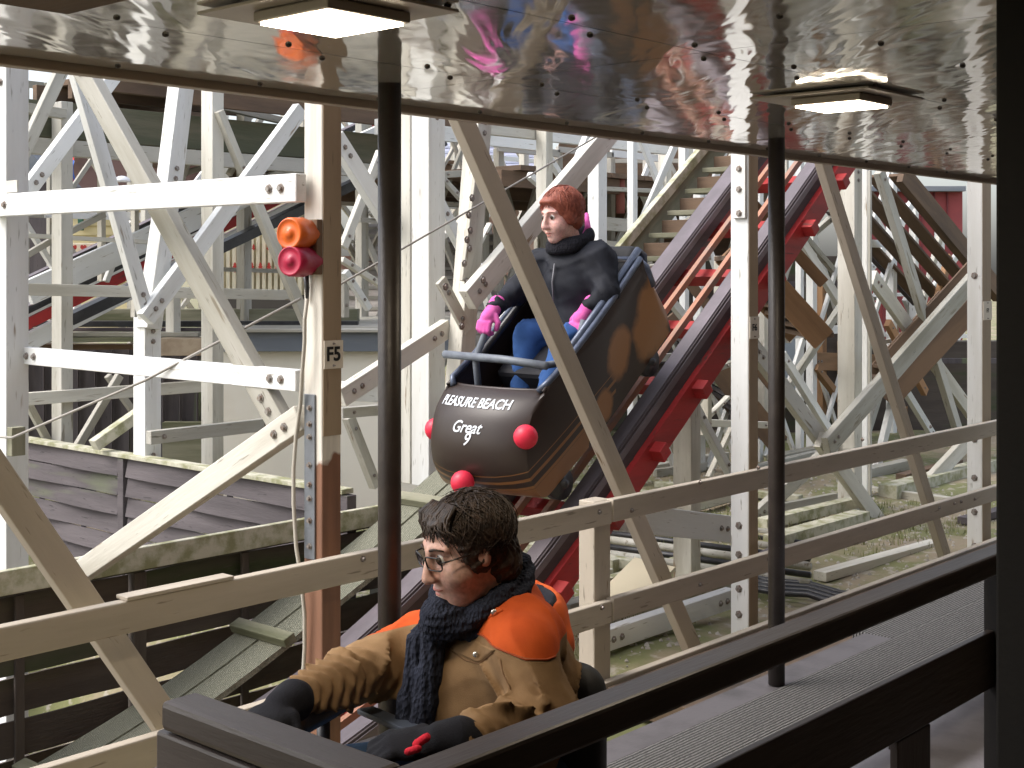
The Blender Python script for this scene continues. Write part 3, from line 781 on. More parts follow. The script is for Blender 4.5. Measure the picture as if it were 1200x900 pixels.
for i in range(4):
    a = V(910, 652 + i * 6, d=8.6 - i * .1); b = V(985, 668 + i * 6, d=8.3 - i * .1); a.z = b.z = -1.97
    o = tube('ground_cable', [a + (a - b) * .6, a, a.lerp(b, .6) + Vector((.1, .1, 0)), b, b + Vector((.1, -.5, 0))], .02, blacksteel, None, 8)
    tag(o, 'black cable looping over the grass at the foot of the double post', 'cable', 'black cables on the grass')
o = box('concrete_kerb', (5.35, 5.05, -2.2), (6.2, 5.9, -1.8), mat('pale_concrete', (.5, .5, .47), .8, col2=(.36, .36, .33), scale=5, bump=.5), None)
tag(o, 'pale concrete block beside the red rail behind the hair of the man', 'block')

# ------------------------------------------------ main drop track
path = smooth_path([(13, 4.55), (11, 3.02), (8.8, 1.32), (8.0, .705), (7.0, -.07), (6.0, -.84), (5.4, -1.29), (5.0, -1.56), (4.6, -1.77), (4.18, -1.95), (3.5, -2.14), (2.6, -2.28), (1.2, -2.33), (-2, -2.33)], 5)
t = thing('coaster_track', (5, 4.8, -1.6), 'steep coaster track with red sides, purple-grey rails and orange guides falling under the brown car', 'track')
for y, hw in ((4.5, .055), (5.1, .07)):
    sweep('rail', path, y - hw, y + hw, -.13, -.008, railw, t)
    sweep('rail_plate', path, y - hw + .012, y + hw - .012, -.007, 0, steel, t)
    sweep('rail_lip', path, y - hw - .009, y - hw - .003, -.06, -.02, steel, t)
sweep('side_board', path, 4.405, 4.455, -.27, -.125, redp, t)
sweep('side_board', path, 5.145, 5.195, -.27, -.125, redp, t)
for y in (4.70, 4.90):
    sweep('guide', path, y - .016, y + .016, -.10, -.06, orangep, t)
# cross ties
def along(path, step, s0=0):
    out = []; acc = s0
    for i in range(len(path) - 1):
        a, b = Vector(path[i]), Vector(path[i + 1]); L = (b - a).length
        while acc < L:
            out.append((a.lerp(b, acc / L), (b - a).normalized())); acc += step
        acc -= L
    return out
for k, (p, tg) in enumerate(along(path, .52)):
    if p.x < 2.0: continue
    nn = Vector((-tg.y, tg.x)); nn = -nn if nn.y < 0 else nn
    q = p - nn * .19
    x3 = Vector((tg.x, 0, tg.y))
    beam('cross_tie', (q.x, 4.33, q.y), (q.x, 5.30, q.y), .08, .08, redp, t, (nn.x, 0, nn.y))

# walkway boards with cleats
pw = smooth_path([(1.6, -2.62), (3.24, -2.16), (3.83, -1.97), (4.46, -1.71), (5.11, -1.42), (5.7, -1.12)], 4)
t = thing('cleated_ramp', (4.4, 5.45, -1.8), 'steep walkway of two grooved green-grey boards with cross cleats beyond the pit', 'ramp')
def strip(name, path, y0, y1, h, m, par):
    n = len(path)
    a = Vector((path[0][0], 0, path[0][1])); b = Vector((path[-1][0], 0, path[-1][1]))
    sweep(name, path, y0, y1, h - .03, h, m, par)
strip('board', pw, 5.24, 5.42, 0, gritg, t); strip('board', pw, 5.435, 5.62, 0, gritg, t)
for (p, tg) in along(pw, .62, .25):
    nn = Vector((-tg.y, tg.x)); beam('cleat', (p.x + nn.x * .025, 5.20, p.y + nn.y * .025), (p.x + nn.x * .025, 5.64, p.y + nn.y * .025), .07, .045, mossy, t, (nn.x, 0, nn.y))
# stairs higher up
t = thing('mossy_stair', (7.5, 5.5, -.4), 'green mossy wooden stair with a stringer climbing beside the red track', 'stair')
a = V(728, 290, Y=5.75); b = V(826, 172, Y=5.75)
dirv = (b - a).normalized()
beam('stringer', a - dirv * 1.6, b + dirv * 1.0, .07, .05, mosswhite, t, (0, 1, 0))
a2 = a + Vector((0, .02, -.13)); b2 = b + Vector((0, .02, -.13))
beam('stringer', a2 - dirv * 1.6, b2 + dirv * 1.0, .2, .03, mossy, t, (0, 1, 0))
for k in range(-4, 8):
    p = a + (b - a) * (k * .215 + .03)
    box('tread', (p.x - .0, 5.22, p.z - .12), (p.x + .2, 5.70, p.z - .085), mossy, t)
    box('riser', (p.x + .16, 5.22, p.z - .085), (p.x + .19, 5.70, p.z + .01), brownw, t)
frame('trestle', 'white panel and posts standing under the mossy stair', G, [
    ('panel', 860, 240, 800, 275, 30, greyp, .04, dict(Y=6.4)),
    ('brace', 700, 330, 830, 300, 10, greyp, .06, dict(Y=6.6)),
    ('post', 755, 300, 755, 420, 14, greyp, .1, dict(Y=6.8)),
    ('post', 845, 300, 845, 420, 12, cream, .1, dict(Y=6.9)),
    ('brace', 760, 320, 840, 420, 10, white, .06, dict(Y=7.0)),
])

# ------------------------------------------------ upper left track (lift side)
def slope_track(label, A, B, Ya, Yb):
    a = V(*A, Y=Ya); b = V(*B, Y=Ya)
    t = thing('coaster_track', a.lerp(b, .5), label, 'track')
    d = (b - a).normalized(); a -= d * 3; b += d * 4
    for k, Yv in enumerate((Ya, Yb)):
        o = Vector((0, Yv - Ya, 0)); nn = Vector((-d.z, 0, d.x))
        beam('rail', a + o, b + o, .04, .12, blacksteel, t, (0, 1, 0))
        beam('rail_plate', a + o + nn * .035, b + o + nn * .035, .012, .10, steel, t, (0, 1, 0))
        beam('side_board', a + o - nn * .095 - Vector((0, .04, 0)), b + o - nn * .095 - Vector((0, .04, 0)), .09, .04, redp, t, (0, 1, 0))
        beam('stringer', a + o - nn * .235 - Vector((0, .05, 0)), b + o - nn * .235 - Vector((0, .05, 0)), .15, .06, white, t, (0, 1, 0))
    return t
slope_track('distant climbing track with black rails and red side behind the level white beam', (27, 366), (440, 165), 10.6, 11.6)
a = V(80, 375, Y=10.0); b = V(357, 243, Y=10.0); d = (b - a).normalized()
t = thing('coaster_track', a, 'black lower rail line with riveted white boards under the distant climbing track', 'track')
beam('rail', a, b + d * 2, .09, .12, blacksteel, t)
beam('stringer', a + Vector((-.3, .1, .22)), b + d * 2 + Vector((-.3, .1, .22)), .2, .06, white, t)

# level track
t = thing('level_track', V(190, 385, Y=11), 'dark level track on pale sills passing behind the forked white post', 'track')
def hb(name, x0, x1, y0, y1, m, Yv, par, th=.3):
    a = V(x0, y0, Y=Yv); b = V(x1, y1, Y=Yv); 
    dirR = Vector((SS, -CC, 0))
    a = V(x0, (y0 + y1) / 2, d=Yv); b = V(x1, (y0 + y1) / 2, d=Yv)
    return beam(name, a, b, abs(y1 - y0) * Yv / 1588, th, m, par, (CC, SS, 0))
hb('rail', 22, 420, 376, 383, blacksteel, 12.0, t, .1)
hb('rail', 22, 420, 384, 388, railw, 11.8, t, .1)
hb('sill', 22, 235, 389, 394, greyp, 11.7, t, .2)
hb('mossy_sill', 22, 235, 395, 400, mossy, 11.65, t, .2)
hb('sill', 22, 230, 403, 409, brownw, 11.9, t, .2)
hb('concrete_panel', 188, 240, 396, 416, mat('stained_panel', (.45, .36, .26), .8, col2=(.3, .22, .15), scale=6), 11.5, t, .2)
o = hb('green_wall', 95, 420, 362, 377, mossy, 12.6, None, .2); tag(o, 'dark green board wall beyond the level track', 'wall')

# ------------------------------------------------ fences
def woven(label, p0, p1, zt, zb, m, capm, group=None, gaps=False, panel=1.83, rows=7):
    """woven panel fence from p0 to p1 (xy)"""
    p0 = Vector((*p0, 0)); p1 = Vector((*p1, 0)); d = (p1 - p0).normalized(); nn = Vector((-d.y, d.x, 0)); L = (p1 - p0).length
    t = thing('woven_fence', (p0.x, p0.y, zb), label, 'fence', group)
    def P(s, off, z): return p0 + d * s + nn * off + Vector((0, 0, z))
    n = max(1, int(L / panel)); pw_ = L / n
    h = (zt - zb) / rows
    for i in range(n):
        vs = []; fs = []
        for r in range(rows):
            z0 = zb + r * h + (.012 if gaps else .010); z1 = zb + (r + 1) * h - (.010 if gaps else 0)
            segs = 12
            for k in range(segs + 1):
                s = i * pw_ + .05 + (pw_ - .1) * k / segs
                off = (.022 if gaps else .013) * math.sin(math.pi * k / segs * 3 + (r % 2) * math.pi)
                ti = 0 if gaps else .022; vs.append(P(s, off - .006 + ti, z0)); vs.append(P(s, off - .006, z1)); vs.append(P(s, off + .006, z1)); vs.append(P(s, off + .006 + ti, z0))
            b = len(vs) - 4 * (segs + 1)
            for k in range(segs):
                j = b + 4 * k
                for e in range(4): fs.append((j + e, j + (e + 1) % 4, j + 4 + (e + 1) % 4, j + 4 + e))
            # end caps
            fs.append((b, b + 1, b + 2, b + 3))
        mesh_obj('woven_panel', vs, fs, m, t)
        for q in (1, 2, 3):
            s = i * pw_ + pw_ * q / 4
            if q == 2: pass
            beam('batten', P(s, -.03, zb), P(s, -.03, zt), .045, .02, m, t, nn)
    for i in range(n + 1):
        s = i * pw_
        beam('fence_post', P(s, 0, zb), P(s, 0, zt), .07, .07, m, t, nn)
    beam('cap_rail', P(0, 0, zt + .02), P(L, 0, zt + .02), .09, .03, capm, t, (0, 0, 1))
    return t
woven('weathered purple-grey woven panel fence with mossy cap, lit by the sky', (5.12, 5.83), (5.12, 10.4), -1.27, -2.2, greyw, mosswhite, rows=7)
zc = -.2312 * 5.75
t = woven('dark brown woven board fence beyond the pit, light showing between its boards', (1.2, 5.76), (6.2, 5.76), zc - .13, -3.5, darkfence, darkfence, gaps=True, rows=11)
beam('mossy_board', (1.0, 5.70, zc - .055), (6.0, 5.70, zc - .055), .11, .04, mosswhite, t, (0, 1, 0))

# ------------------------------------------------ buildings behind
def facing(name, x0, y0, x1, y1, d, th, m, parent=None):
    """upright panel or block facing the station, given by photo corners and depth"""
    a = V(x0, (y0 + y1) / 2, d=d); b = V(x1, (y0 + y1) / 2, d=d)
    off = Vector((CC, SS, 0)) * th / 2
    return beam(name, a + off, b + off, abs(y1 - y0) * d / 1588, th, m, parent, (CC, SS, 0), .003)
bld = lambda nm, d, x, lab, cat='building': thing(nm, V(x, 560, d=d), lab, cat)
creamwall = mat('cream_render', (.86, .82, .72), .7, col2=(.76, .68, .55), scale=.8, lo=.5, hi=.75, bump=.1, bscale=12)
slate = mat('slate_blue_edge', (.15, .17, .20), .6, col2=(.25, .26, .28), scale=4, grain=True)
t = bld('cream_building', 11.4, 380, 'plain cream rendered building with a flat slate-grey roof edge behind the F5 post')
facing('wall', 262, 410, 492, 640, 11.2, 3, creamwall, t)
facing('roof_edge', 256, 389, 530, 412, 11.1, 3.4, slate, t)
facing('roof_lip', 254, 386, 530, 389.5, 11.05, 3.5, greyp, t)
t = bld('board_shed', 13, 120, 'grey-purple boarded shed wall under the level track')
facing('wall', 20, 408, 262, 640, 12.6, .4, greyw, t)
for i in range(12): facing('batten', 30 + i * 20, 410, 31.5 + i * 20, 640, 12.55, .04, greyw, t)
o = facing('green_hoarding', 190, 495, 262, 545, 12.3, .1, mossy); tag(o, 'dark green mossy hoarding in front of the boarded shed', 'hoarding')

brownroof = mat('brown_boarded_gable', (.16, .095, .085), .75, col2=(.11, .07, .065), scale=5, bump=.4)
t = bld('gabled_stall', 17, 170, 'fairground stall with curved brown boarded gable and pale yellow walls')
pts = [(78, 228), (84, 200), (95, 165), (112, 143), (135, 132), (160, 131), (180, 138), (205, 155), (228, 178), (240, 200), (262, 218), (262, 232), (78, 232)]
va = [V(x, y, d=16.8) for x, y in pts]; vb = [p + Vector((CC, SS, 0)) * .5 for p in va]; n = len(pts)
mesh_obj('gable', va + vb, [tuple(range(n)), tuple(range(n, 2 * n))] + [(i, (i + 1) % n, n + (i + 1) % n, n + i) for i in range(n)], brownroof, t)
trimp = [(78, 200), (95, 165), (112, 143), (135, 132), (160, 131), (180, 138), (205, 155), (228, 178), (240, 200), (262, 218)]
tube('gable_trim', [V(x, y - 3, d=16.7) for x, y in trimp], .05, greyp, t, 6)
yel = mat('yellow_siding', (.72, .62, .36), .7, col2=(.62, .53, .32), scale=3)
facing('siding', 80, 216, 190, 385, 17.2, .3, yel, t)
for i in range(11): facing('siding_shade_line', 80, 220 + i * 11, 190, 221.2 + i * 11, 17.17, .03, mat('siding_shadow', (.45, .38, .2), .7, bump=0), t)  # darker strips paint the shadow lines between the siding boards
facing('shutter', 91, 250, 97, 270, 17.1, .05, mat('green_shutter', (.03, .12, .08), .6), t)
facing('window', 139, 246, 150, 262, 17.1, .05, mat('window_glass', (.25, .28, .3), .2), t)
facing('window_frame', 137, 244, 152, 246, 17.0, .05, white, t); facing('window_frame', 137, 262, 152, 264, 17.0, .05, white, t)
facing('window_frame', 143.8, 246, 145.2, 262, 17.05, .03, white, t)
red2 = mat('signal_red', (.50, .05, .04), .5, bump=0)
def little_tree(cx, cy, s, d, par):
    out = [(0, -9), (2.5, -5), (1.2, -5), (3.8, -1), (1.8, -1), (5, 4), (1, 4), (1.3, 7), (-1.3, 7), (-1, 4), (-5, 4), (-1.8, -1), (-3.8, -1), (-1.2, -5), (-2.5, -5)]
    n = len(out); va = [V(cx + x * s, cy + y * s, d=d) for x, y in out]; vb = [p + Vector((CC, SS, 0)) * .02 for p in va]
    mesh_obj('red_motif', va + vb, [tuple(range(n)), tuple(range(n, 2 * n))] + [(i, (i + 1) % n, n + (i + 1) % n, n + i) for i in range(n)], red2, par)
t = bld('picket_kiosk', 15, 310, 'cream picket-fronted kiosk with little red cut-out trees left of the beacon', 'kiosk')
facing('panel', 256, 226, 352, 352, 15.0, .25, mat('cream_board', (.72, .66, .46), .7, col2=(.62, .56, .4), scale=4), t)
for i in range(14): facing('picket', 258 + i * 7, 272, 262.5 + i * 7, 345, 14.95, .03, mat('picket_cream', (.78, .73, .56), .7), t)
for i in range(6):
    little_tree(295 + i * 10 - 20, 314, .75, 14.9, t)
    if i < 4: little_tree(280 + i * 17, 290, .45, 14.9, t)
facing('plinth', 256, 346, 352, 376, 14.9, .3, mat('dark_base', (.10, .09, .08), .8), t)
t = bld('heart_fence', 14, 95, 'low cream board rail with a row of red hearts near the left post', 'fence')
facing('board', 78, 285, 160, 297, 14.4, .1, mat('picket_cream', (.78, .73, .56), .7), t)
for i in range(7):
    c = (86 + i * 11.5, 290.5); hp = [(0, 4), (-3.4, 0), (-3.2, -2.6), (-1.6, -3.6), (0, -2.2), (1.6, -3.6), (3.2, -2.6), (3.4, 0)]
    va = [V(c[0] + x, c[1] + y, d=14.33) for x, y in hp]; vb = [p + Vector((CC, SS, 0)) * .02 for p in va]
    mesh_obj('heart', va + vb, [tuple(range(8)), tuple(range(8, 16))] + [(j, (j + 1) % 8, 8 + (j + 1) % 8, 8 + j) for j in range(8)], red2, t)
t = bld('dark_hut', 15, 50, 'dark grey boarded hut with sloping roof beside the left post')
facing('wall', 22, 200, 66, 375, 14.8, .5, greyw, t)
va = [V(*p, d=14.7) for p in ((22, 160), (30, 172), (68, 214), (68, 222), (22, 196))]; vb = [p + Vector((CC, SS, 0)) * .8 for p in va]
mesh_obj('roof', va + vb, [tuple(range(5)), tuple(range(5, 10))] + [(j, (j + 1) % 5, 5 + (j + 1) % 5, 5 + j) for j in range(5)], slate, t)
# flag
vs = []; fs = []
for k in range(9):
    y = 178 + k * 5; x = 83 + 1.6 * math.sin(k * 1.1) + k * .3; wv = 6 * (1 - .5 * abs(k - 4) / 5)
    for s_ in (0, .5, 1): vs.append(V(x - wv / 2 + wv * s_, y, d=14.9 + .05 * math.sin(k + s_ * 2)))
for k in range(8):
    for j in range(2): fs.append((k * 3 + j, k * 3 + j + 1, k * 3 + j + 4, k * 3 + j + 3))
o = mesh_obj('flag', vs, fs, [mat('flag_red', (.65, .04, .05), .6, bump=0), mat('flag_blue', (.05, .16, .6), .6, bump=0)])
for i, p in enumerate(o.data.polygons): p.material_index = 1 if 4 <= i < 12 or i == 13 else 0
md = o.modifiers.new('s', 'SOLIDIFY'); md.thickness = .006
tag(o, 'small hanging red and blue flag left of the curved gable', 'flag')
o = mesh_obj('dome_lamp', *(lambda c, r: ([c + Vector((SS * math.cos(a) * r * math.cos(e), -CC * math.cos(a) * r * math.cos(e), r * .7 * math.sin(e))) + Vector((CC, SS, 0)) * r * math.sin(a) * math.cos(e) for e in (0, .3, .6, .9, 1.2, 1.5) for a in [q * .524 for q in range(12)]],
     [(j * 12 + k, j * 12 + (k + 1) % 12, j * 12 + 12 + (k + 1) % 12, j * 12 + 12 + k) for j in range(5) for k in range(12)] + [tuple(range(12)), tuple(range(60, 72))]))(V(143, 213, d=9.5), .06), mat('dome_white', (.75, .76, .8), .4), smooth=True)
tag(o, 'pale dome lamp standing on the level white beam at the left', 'lamp')

# upper decks
def deck(label, X0, X1, Y0, Y1, z, m, beams=True):
    t = thing('upper_deck', ((X0 + X1) / 2, (Y0 + Y1) / 2, z), label, 'deck')
    n = int((X1 - X0) / .3)
    for i in range(n):
        box('plank', (X0 + i * .3, Y0, z), (X0 + i * .3 + .285, Y1, z + .05), m, t, 0)
    for yy in (Y0 + .08, (Y0 + Y1) / 2, Y1 - .12): box('joist', (X0 - .2, yy, z - .17), (X1 + .2, yy + .07, z - .004), m, t)
    return t
darkmoss = mat('dark_mossy_timber', (.09, .095, .06), .85, col2=(.16, .14, .10), scale=6, grain=True, bump=.7)
t = deck('dark mossy plank deck high at the left under the roof edge', 5.0, 9.2, 9.4, 10.9, 1.20, darkmoss)
box('edge_board', (4.9, 9.30, 1.00), (9.3, 9.36, 1.27), darkmoss, t)
box('beam', (4.9, 9.20, .86), (9.3, 9.28, .98), greyp, t)
box('fascia', (6.2, 9.1, 1.33), (9.3, 9.16, 1.56), brownw, t)
box('hand_rail', (8.2, 8.92, 1.22), (10.4, 8.98, 1.36), white, t)
t = deck('brown board platform box above the mossy deck', 6.2, 7.6, 9.6, 11.0, 1.62, brownw)
t = deck('dark brown deck underside over the mossy stair', 10.2, 17.5, 9.0, 12.6, 1.02, brownw)
t = deck('dark brown deck beyond the woman and the steel rope', 9.6, 13.2, 12.8, 16.0, 1.45, brownw)
t = thing('sloping_deck', V(1100, 260, Y=6.8), 'big brown sloping underside of a plank ramp at the top right', 'ramp')
a = V(1050, 205, Y=6.6); b = V(1172, 352, Y=6.6)
for k in range(5):
    o = Vector((0, .26 * k, 0)); beam('ramp_plank', a + o, b + o, .035, .17, brownw, t, (0, 1, 0))
beam('ramp_joist', a + Vector((0, -.06, .02)), b + Vector((0, -.06, .02)), .22, .07, brownw, t); beam('ramp_joist', a + Vector((.25, 1.2, .0)), b + Vector((.25, 1.2, .0)), .2, .07, greyw, t)

# brown stairs to the right
def stairs(label, x0, y0, x1, y1, d, wd, m, tm, n=9):
    a = V(x0, y0, d=d); b = V(x1, y1, d=d + .2)
    t = thing('wooden_stair', b, label, 'stair')
    off = Vector((CC, SS, 0)) * wd
    beam('stringer', a, b, .20, .05, m, t, (CC, SS, 0)); beam('stringer', a + off, b + off, .20, .05, m, t, (CC, SS, 0))
    for k in range(n):
        p = a.lerp(b, (k + .5) / n); q = p + off
        beam('tread', p, q, .24, .04, tm, t, (0, 0, 1))
    beam('hand_rail', a + Vector((0, 0, .45)), b + Vector((0, 0, .45)), .09, .05, m, t, (CC, SS, 0))
stairs('brown wooden stair falling to the right behind the thin dark pole', 872, 296, 965, 398, 10.6, 1.0, rawwood, brownw)
stairs('dark lower flight of brown stairs with open treads behind the F6 post', 800, 380, 912, 520, 12.2, 1.4, brownw, greyw, 11)
stairs('grey-brown stair rising right behind the right end post', 1150, 350, 1040, 470, 13.5, 1.1, brownw, brownw, 9)
R3 = mat('raw_orange_timber', (.40, .22, .11), .75, col2=(.24, .14, .08), scale=5, grain=True)
frame('timber_landing', 'raw brown timber landing frame behind the double post', 'unpainted brown timber frames', [
    ('post', 961, 335, 961, 545, 10, rawwood, .12, dict(Y=7.8)),
    ('post', 988, 400, 988, 560, 8, rawwood, .12, dict(Y=8.2)),
    ('beam', 950, 423, 1052, 426, 20, rawwood, .1, dict(Y=7.7)),
    ('brace', 955, 430, 990, 475, 8, rawwood, .08, dict(Y=7.6)),
    ('post', 1093, 430, 1093, 520, 12, R3, .12, dict(Y=7.6)),
    ('post', 1104, 425, 1104, 520, 8, rawwood, .12, dict(Y=7.9)),
    ('brace', 1040, 378, 1084, 460, 10, R3, .07, dict(Y=7.4)),
    ('brace', 1112, 300, 1086, 400, 10, R3, .07, dict(Y=7.2)),
    ('brace', 1066, 470, 1040, 520, 8, rawwood, .07, dict(Y=7.8)),
    ('post', 1048, 380, 1048, 450, 7, rawwood, .1, dict(Y=8.4)),
    ('beam', 1020, 478, 1140, 482, 12, brownw, .1, dict(Y=8.3)),
    ('beam', 900, 530, 1000, 534, 10, greyw, .1, dict(Y=8.6)),
], 'frame')
# red building and others
redb = mat('dull_red_cladding', (.30, .06, .06), .7, col2=(.22, .05, .055), scale=2)
t = bld('red_building', 22, 1060, 'dull red clad building seen through the trestles at the right')
facing('wall', 1018, 222, 1128, 420, 22, 1, redb, t)
for i in range(7): facing('rib', 1020 + i * 15, 224, 1021.2 + i * 15, 420, 21.95, .04, mat('dark_rib', (.16, .035, .04), .7, bump=0), t)
facing('eaves', 1014, 218, 1132, 224, 21.8, 1.3, slate, t)
lil = mat('lilac_slates', (.34, .35, .44), .6, col2=(.24, .25, .33), scale=8)
t = bld('brick_house', 24, 570, 'brick house with lilac slate roof beyond the leaning bolted post')
facing('wall', 505, 228, 640, 420, 24, 3, mat('faded_brick', (.32, .20, .16), .85, col2=(.40, .30, .24), scale=8, bump=.4), t)
va = [V(498, 230, d=23.6), V(645, 226, d=23.6), V(628, 166, d=27), V(515, 168, d=27)]
va2 = [p - Vector((0, 0, .15)) for p in va]
mesh_obj('roof', va + va2, [(0, 1, 2, 3), (4, 5, 6, 7), (0, 1, 5, 4), (1, 2, 6, 5), (2, 3, 7, 6), (3, 0, 4, 7)], lil, t)
for i in range(9):
    f = i / 9; beam('slate_course', va[0].lerp(va[3], f) + Vector((0, 0, .03)), va[1].lerp(va[2], f) + Vector((0, 0, .03)), .05, .03, mat('slate_pale', (.55, .57, .66), .5), t)
facing('window', 530, 262, 545, 290, 23.95, .05, MATS['window_glass'], t); facing('window', 600, 262, 615, 290, 23.95, .05, MATS['window_glass'], t)
t = bld('tiled_roof_house', 15, 545, 'low building with pale grey tiled roof below the brick house')
pale = mat('pale_tiles', (.48, .44, .40), .8, col2=(.36, .33, .30), scale=6)
va = [V(398, 392, d=14.2), V(600, 392, d=14.2), V(590, 238, d=20), V(500, 238, d=20)]
va[2] = V(575, 262, d=19); va[3] = V(418, 262, d=19)
va2 = [p - Vector((0, 0, .12)) for p in va]
mesh_obj('roof', va + va2, [(0, 1, 2, 3), (4, 5, 6, 7), (0, 1, 5, 4), (1, 2, 6, 5), (2, 3, 7, 6), (3, 0, 4, 7)], pale, t)
for i in range(12):
    f = i / 12; beam('tile_course', va[0].lerp(va[3], f) + Vector((0, 0, .03)), va[1].lerp(va[2], f) + Vector((0, 0, .03)), .04, .03, greyp, t)
facing('wall', 400, 300, 470, 390, 17, .2, mat('pinkish_brick', (.42, .24, .20), .85, col2=(.34, .2, .17), scale=6), t)
t = bld('dark_shed', 16, 720, 'dark brown timber shed filling the space behind the stairs')
facing('wall', 640, 300, 1000, 560, 17.0, .3, darkfence, t)
facing('wall', 1000, 400, 1200, 560, 17.3, .3, darkfence, t)
facing('plank_band', 640, 330, 1000, 336, 16.9, .05, greyw, t); facing('plank_band', 640, 420, 1180, 426, 16.9, .05, greyw, t)
facing('door', 900, 380, 935, 470, 16.8, .1, mat('blue_grey_door', (.35, .4, .45), .6), t)
t = bld('brown_boarding', 19, 720, 'high brown boarding and red drum between the rear trestles', 'boarding')
facing('boarding', 655, 168, 872, 300, 19.5, .3, brownw, t)
facing('pale_panel', 700, 186, 870, 191, 19.2, .1, greyp, t)
facing('pale_panel', 705, 212, 860, 215, 19.1, .1, greyp, t)
tube('red_drum', [V(727, 250, d=15), V(727, 206, d=15)], .05, mat('rust_red', (.25, .08, .06), .7), t, 12)

# rows of plain trestle bays deeper in
rnd = random.Random(11)
def bay(Yv, xa, xb, z0, z1, m, lab):
    t = thing('trestle', ((xa + xb) / 2, Yv, z0), lab, 'trestle', 'rear trestle bays')
    sz = rnd.choice((.07, .09, .10))
    box('post', (xa, Yv, z0), (xa + sz, Yv + sz, z1), m, t); box('post', (xb, Yv, z0), (xb + sz, Yv + sz, z1), m, t)
    n = max(1, int((z1 - z0) / 1.15)); h = (z1 - z0) / n
    for i in range(n):
        a = z0 + i * h; b = a + h
        m2 = rnd.choice([m, m, greyp, white])
        beam('brace', (xa + sz, Yv - .03, a + .05), (xb, Yv - .03, b - .05), rnd.choice((.045, .06, .075)), .04, m2, t, (0, 1, 0), .002)
        if rnd.random() < .75: beam('brace', (xa + sz, Yv + sz + .03, b - .05), (xb, Yv + sz + .03, a + .05), rnd.choice((.04, .055, .07)), .04, m, t, (0, 1, 0), .002)
        beam('beam', (xa - .1, Yv - .075, b), (xb + .2, Yv - .075, b), rnd.choice((.05, .07, .09)), .04, m2, t, (0, 1, 0), .002)
rows = [(10.6, 9.5, 18.5, .95, 1.7, greyp), (12.6, 8.2, 22, 1.15, 2.2, cream), (14.8, 10.5, 26, 1.5, 2.6, greyp), (7.6, 10.2, 16.5, 1.0, 1.7, white)]
names = ['second', 'third', 'fourth', 'nearest']
for ri, (Yv, x0, x1, st, zt_, m) in enumerate(rows):
    x = x0; k = 0
    while x + st < x1:
        xm = V(0, 0, Y=Yv).x
        c = Vector((x + st / 2, Yv, 0)); px = 600 + 1588 * (SS * c.x - CC * c.y) / depth(c)
        where = ('behind the wide post near the first pole' if px < 560 else 'behind the woman rider' if px < 700 else 'behind the mossy stair' if px < 850 else 'behind the F6 post and thin dark pole' if px < 960 else 'behind the double cream post' if px < 1060 else 'near the right end post')
        bay(Yv, x, x + st - .15, -2.02, zt_ + rnd.uniform(-.3, .6), m, '%s-row rear trestle bay of pale timber, %s' % (names[ri], where))
        x += st * 1.12; k += 1
for (Yv, x0, x1, st, zt_, m) in ((12.9, 2.2, 9.4, 1.15, 1.9, greyp),):
    x = x0
    while x + st < x1:
        c = Vector((x + st / 2, Yv, 0)); px = 600 + 1588 * (SS * c.x - CC * c.y) / depth(c)
        bay(Yv, x, x + st - .2, -2.02, zt_, m, 'rear trestle bay of pale timber behind the distant climbing track, %s' % ('near the left post' if px < 120 else 'around the forked post' if px < 230 else 'left of the F5 post' if px < 380 else 'beside the first dark pole'))
        x += st * 1.1

# ------------------------------------------------ beacon on the F5 post
bo = V(352, 290, X=fc.x - .05)
bx = fc.x; by = fc.y + fwy * .8
t = thing('warning_beacon', (bx - .05, by, V(350, 272, X=bx - .05).z), 'orange warning beacon drum above a crimson siren drum on the F5 post', 'beacon')
def drum(name, x, y, m, r, parent, L=.13):
    c = V(x, y, X=bx - .09)
    ax = Vector((-.97, -.22, 0)).normalized()
    vs = []; fs = []; seg = 28
    u = Vector((-ax.y, ax.x, 0)); vv = Vector((0, 0, 1))
    prof = [(-L * .62, r * .86), (-L * .22, r * .88), (-L * .2, r * .97), (-L * .12, r * .97), (-L * .11, r * 1.0), (L * .34, r * .97), (L * .40, r * .93), (L * .43, r * .84), (L * .41, r * .80), (L * .42, r * .3), (L * .46, r * .26), (L * .46, r * .02)]
    for (h, rr) in prof:
        for k in range(seg):
            a = 2 * math.pi * k / seg; rr2 = rr * (1 + (.012 * math.cos(k * math.pi) if 2 < prof.index((h, rr)) < 6 else 0))
            vs.append(c + ax * h + (u * math.cos(a) + vv * math.sin(a)) * rr2)
    for j in range(len(prof) - 1):
        for k in range(seg): fs.append((j * seg + k, j * seg + (k + 1) % seg, (j + 1) * seg + (k + 1) % seg, (j + 1) * seg + k))
    fs.append(tuple(range(seg))); fs.append(tuple(range((len(prof) - 1) * seg, len(prof) * seg)))
    return mesh_obj(name, vs, fs, m, parent, smooth=True), c
om, _c1 = drum('orange_lens', 349, 274, mat('orange_lens', (.72, .14, .02), .3, col2=(.6, .1, .02), scale=12, bump=.1), .062, t)
rm, _c2 = drum('siren_drum', 350, 306, mat('crimson_siren', (.42, .012, .05), .35, col2=(.36, .02, .06), scale=12, bump=.1), .060, t)
box('bracket', (bx - .09, by - .03, _c2.z + .055), (bx - .002, by + .02, _c1.z - .055), greyp, t)
box('back_plate', (bx - .03, by - .09, _c2.z - .05), (bx - .002, by - .0, _c1.z + .055), brownw, t)
tube('cable_gland', [V(358, 318, X=bx - .02), V(360, 338, X=bx - .015), V(360, 352, X=bx - .012)], .012, blacksteel, t, 10, r2=.006)
cb = [(360, 350), (357, 375), (357, 400), (354, 440), (352, 475), (347, 510), (344, 550), (344, 590), (347, 640), (353, 680), (357, 720), (357, 760), (355, 795), (354, 830)]
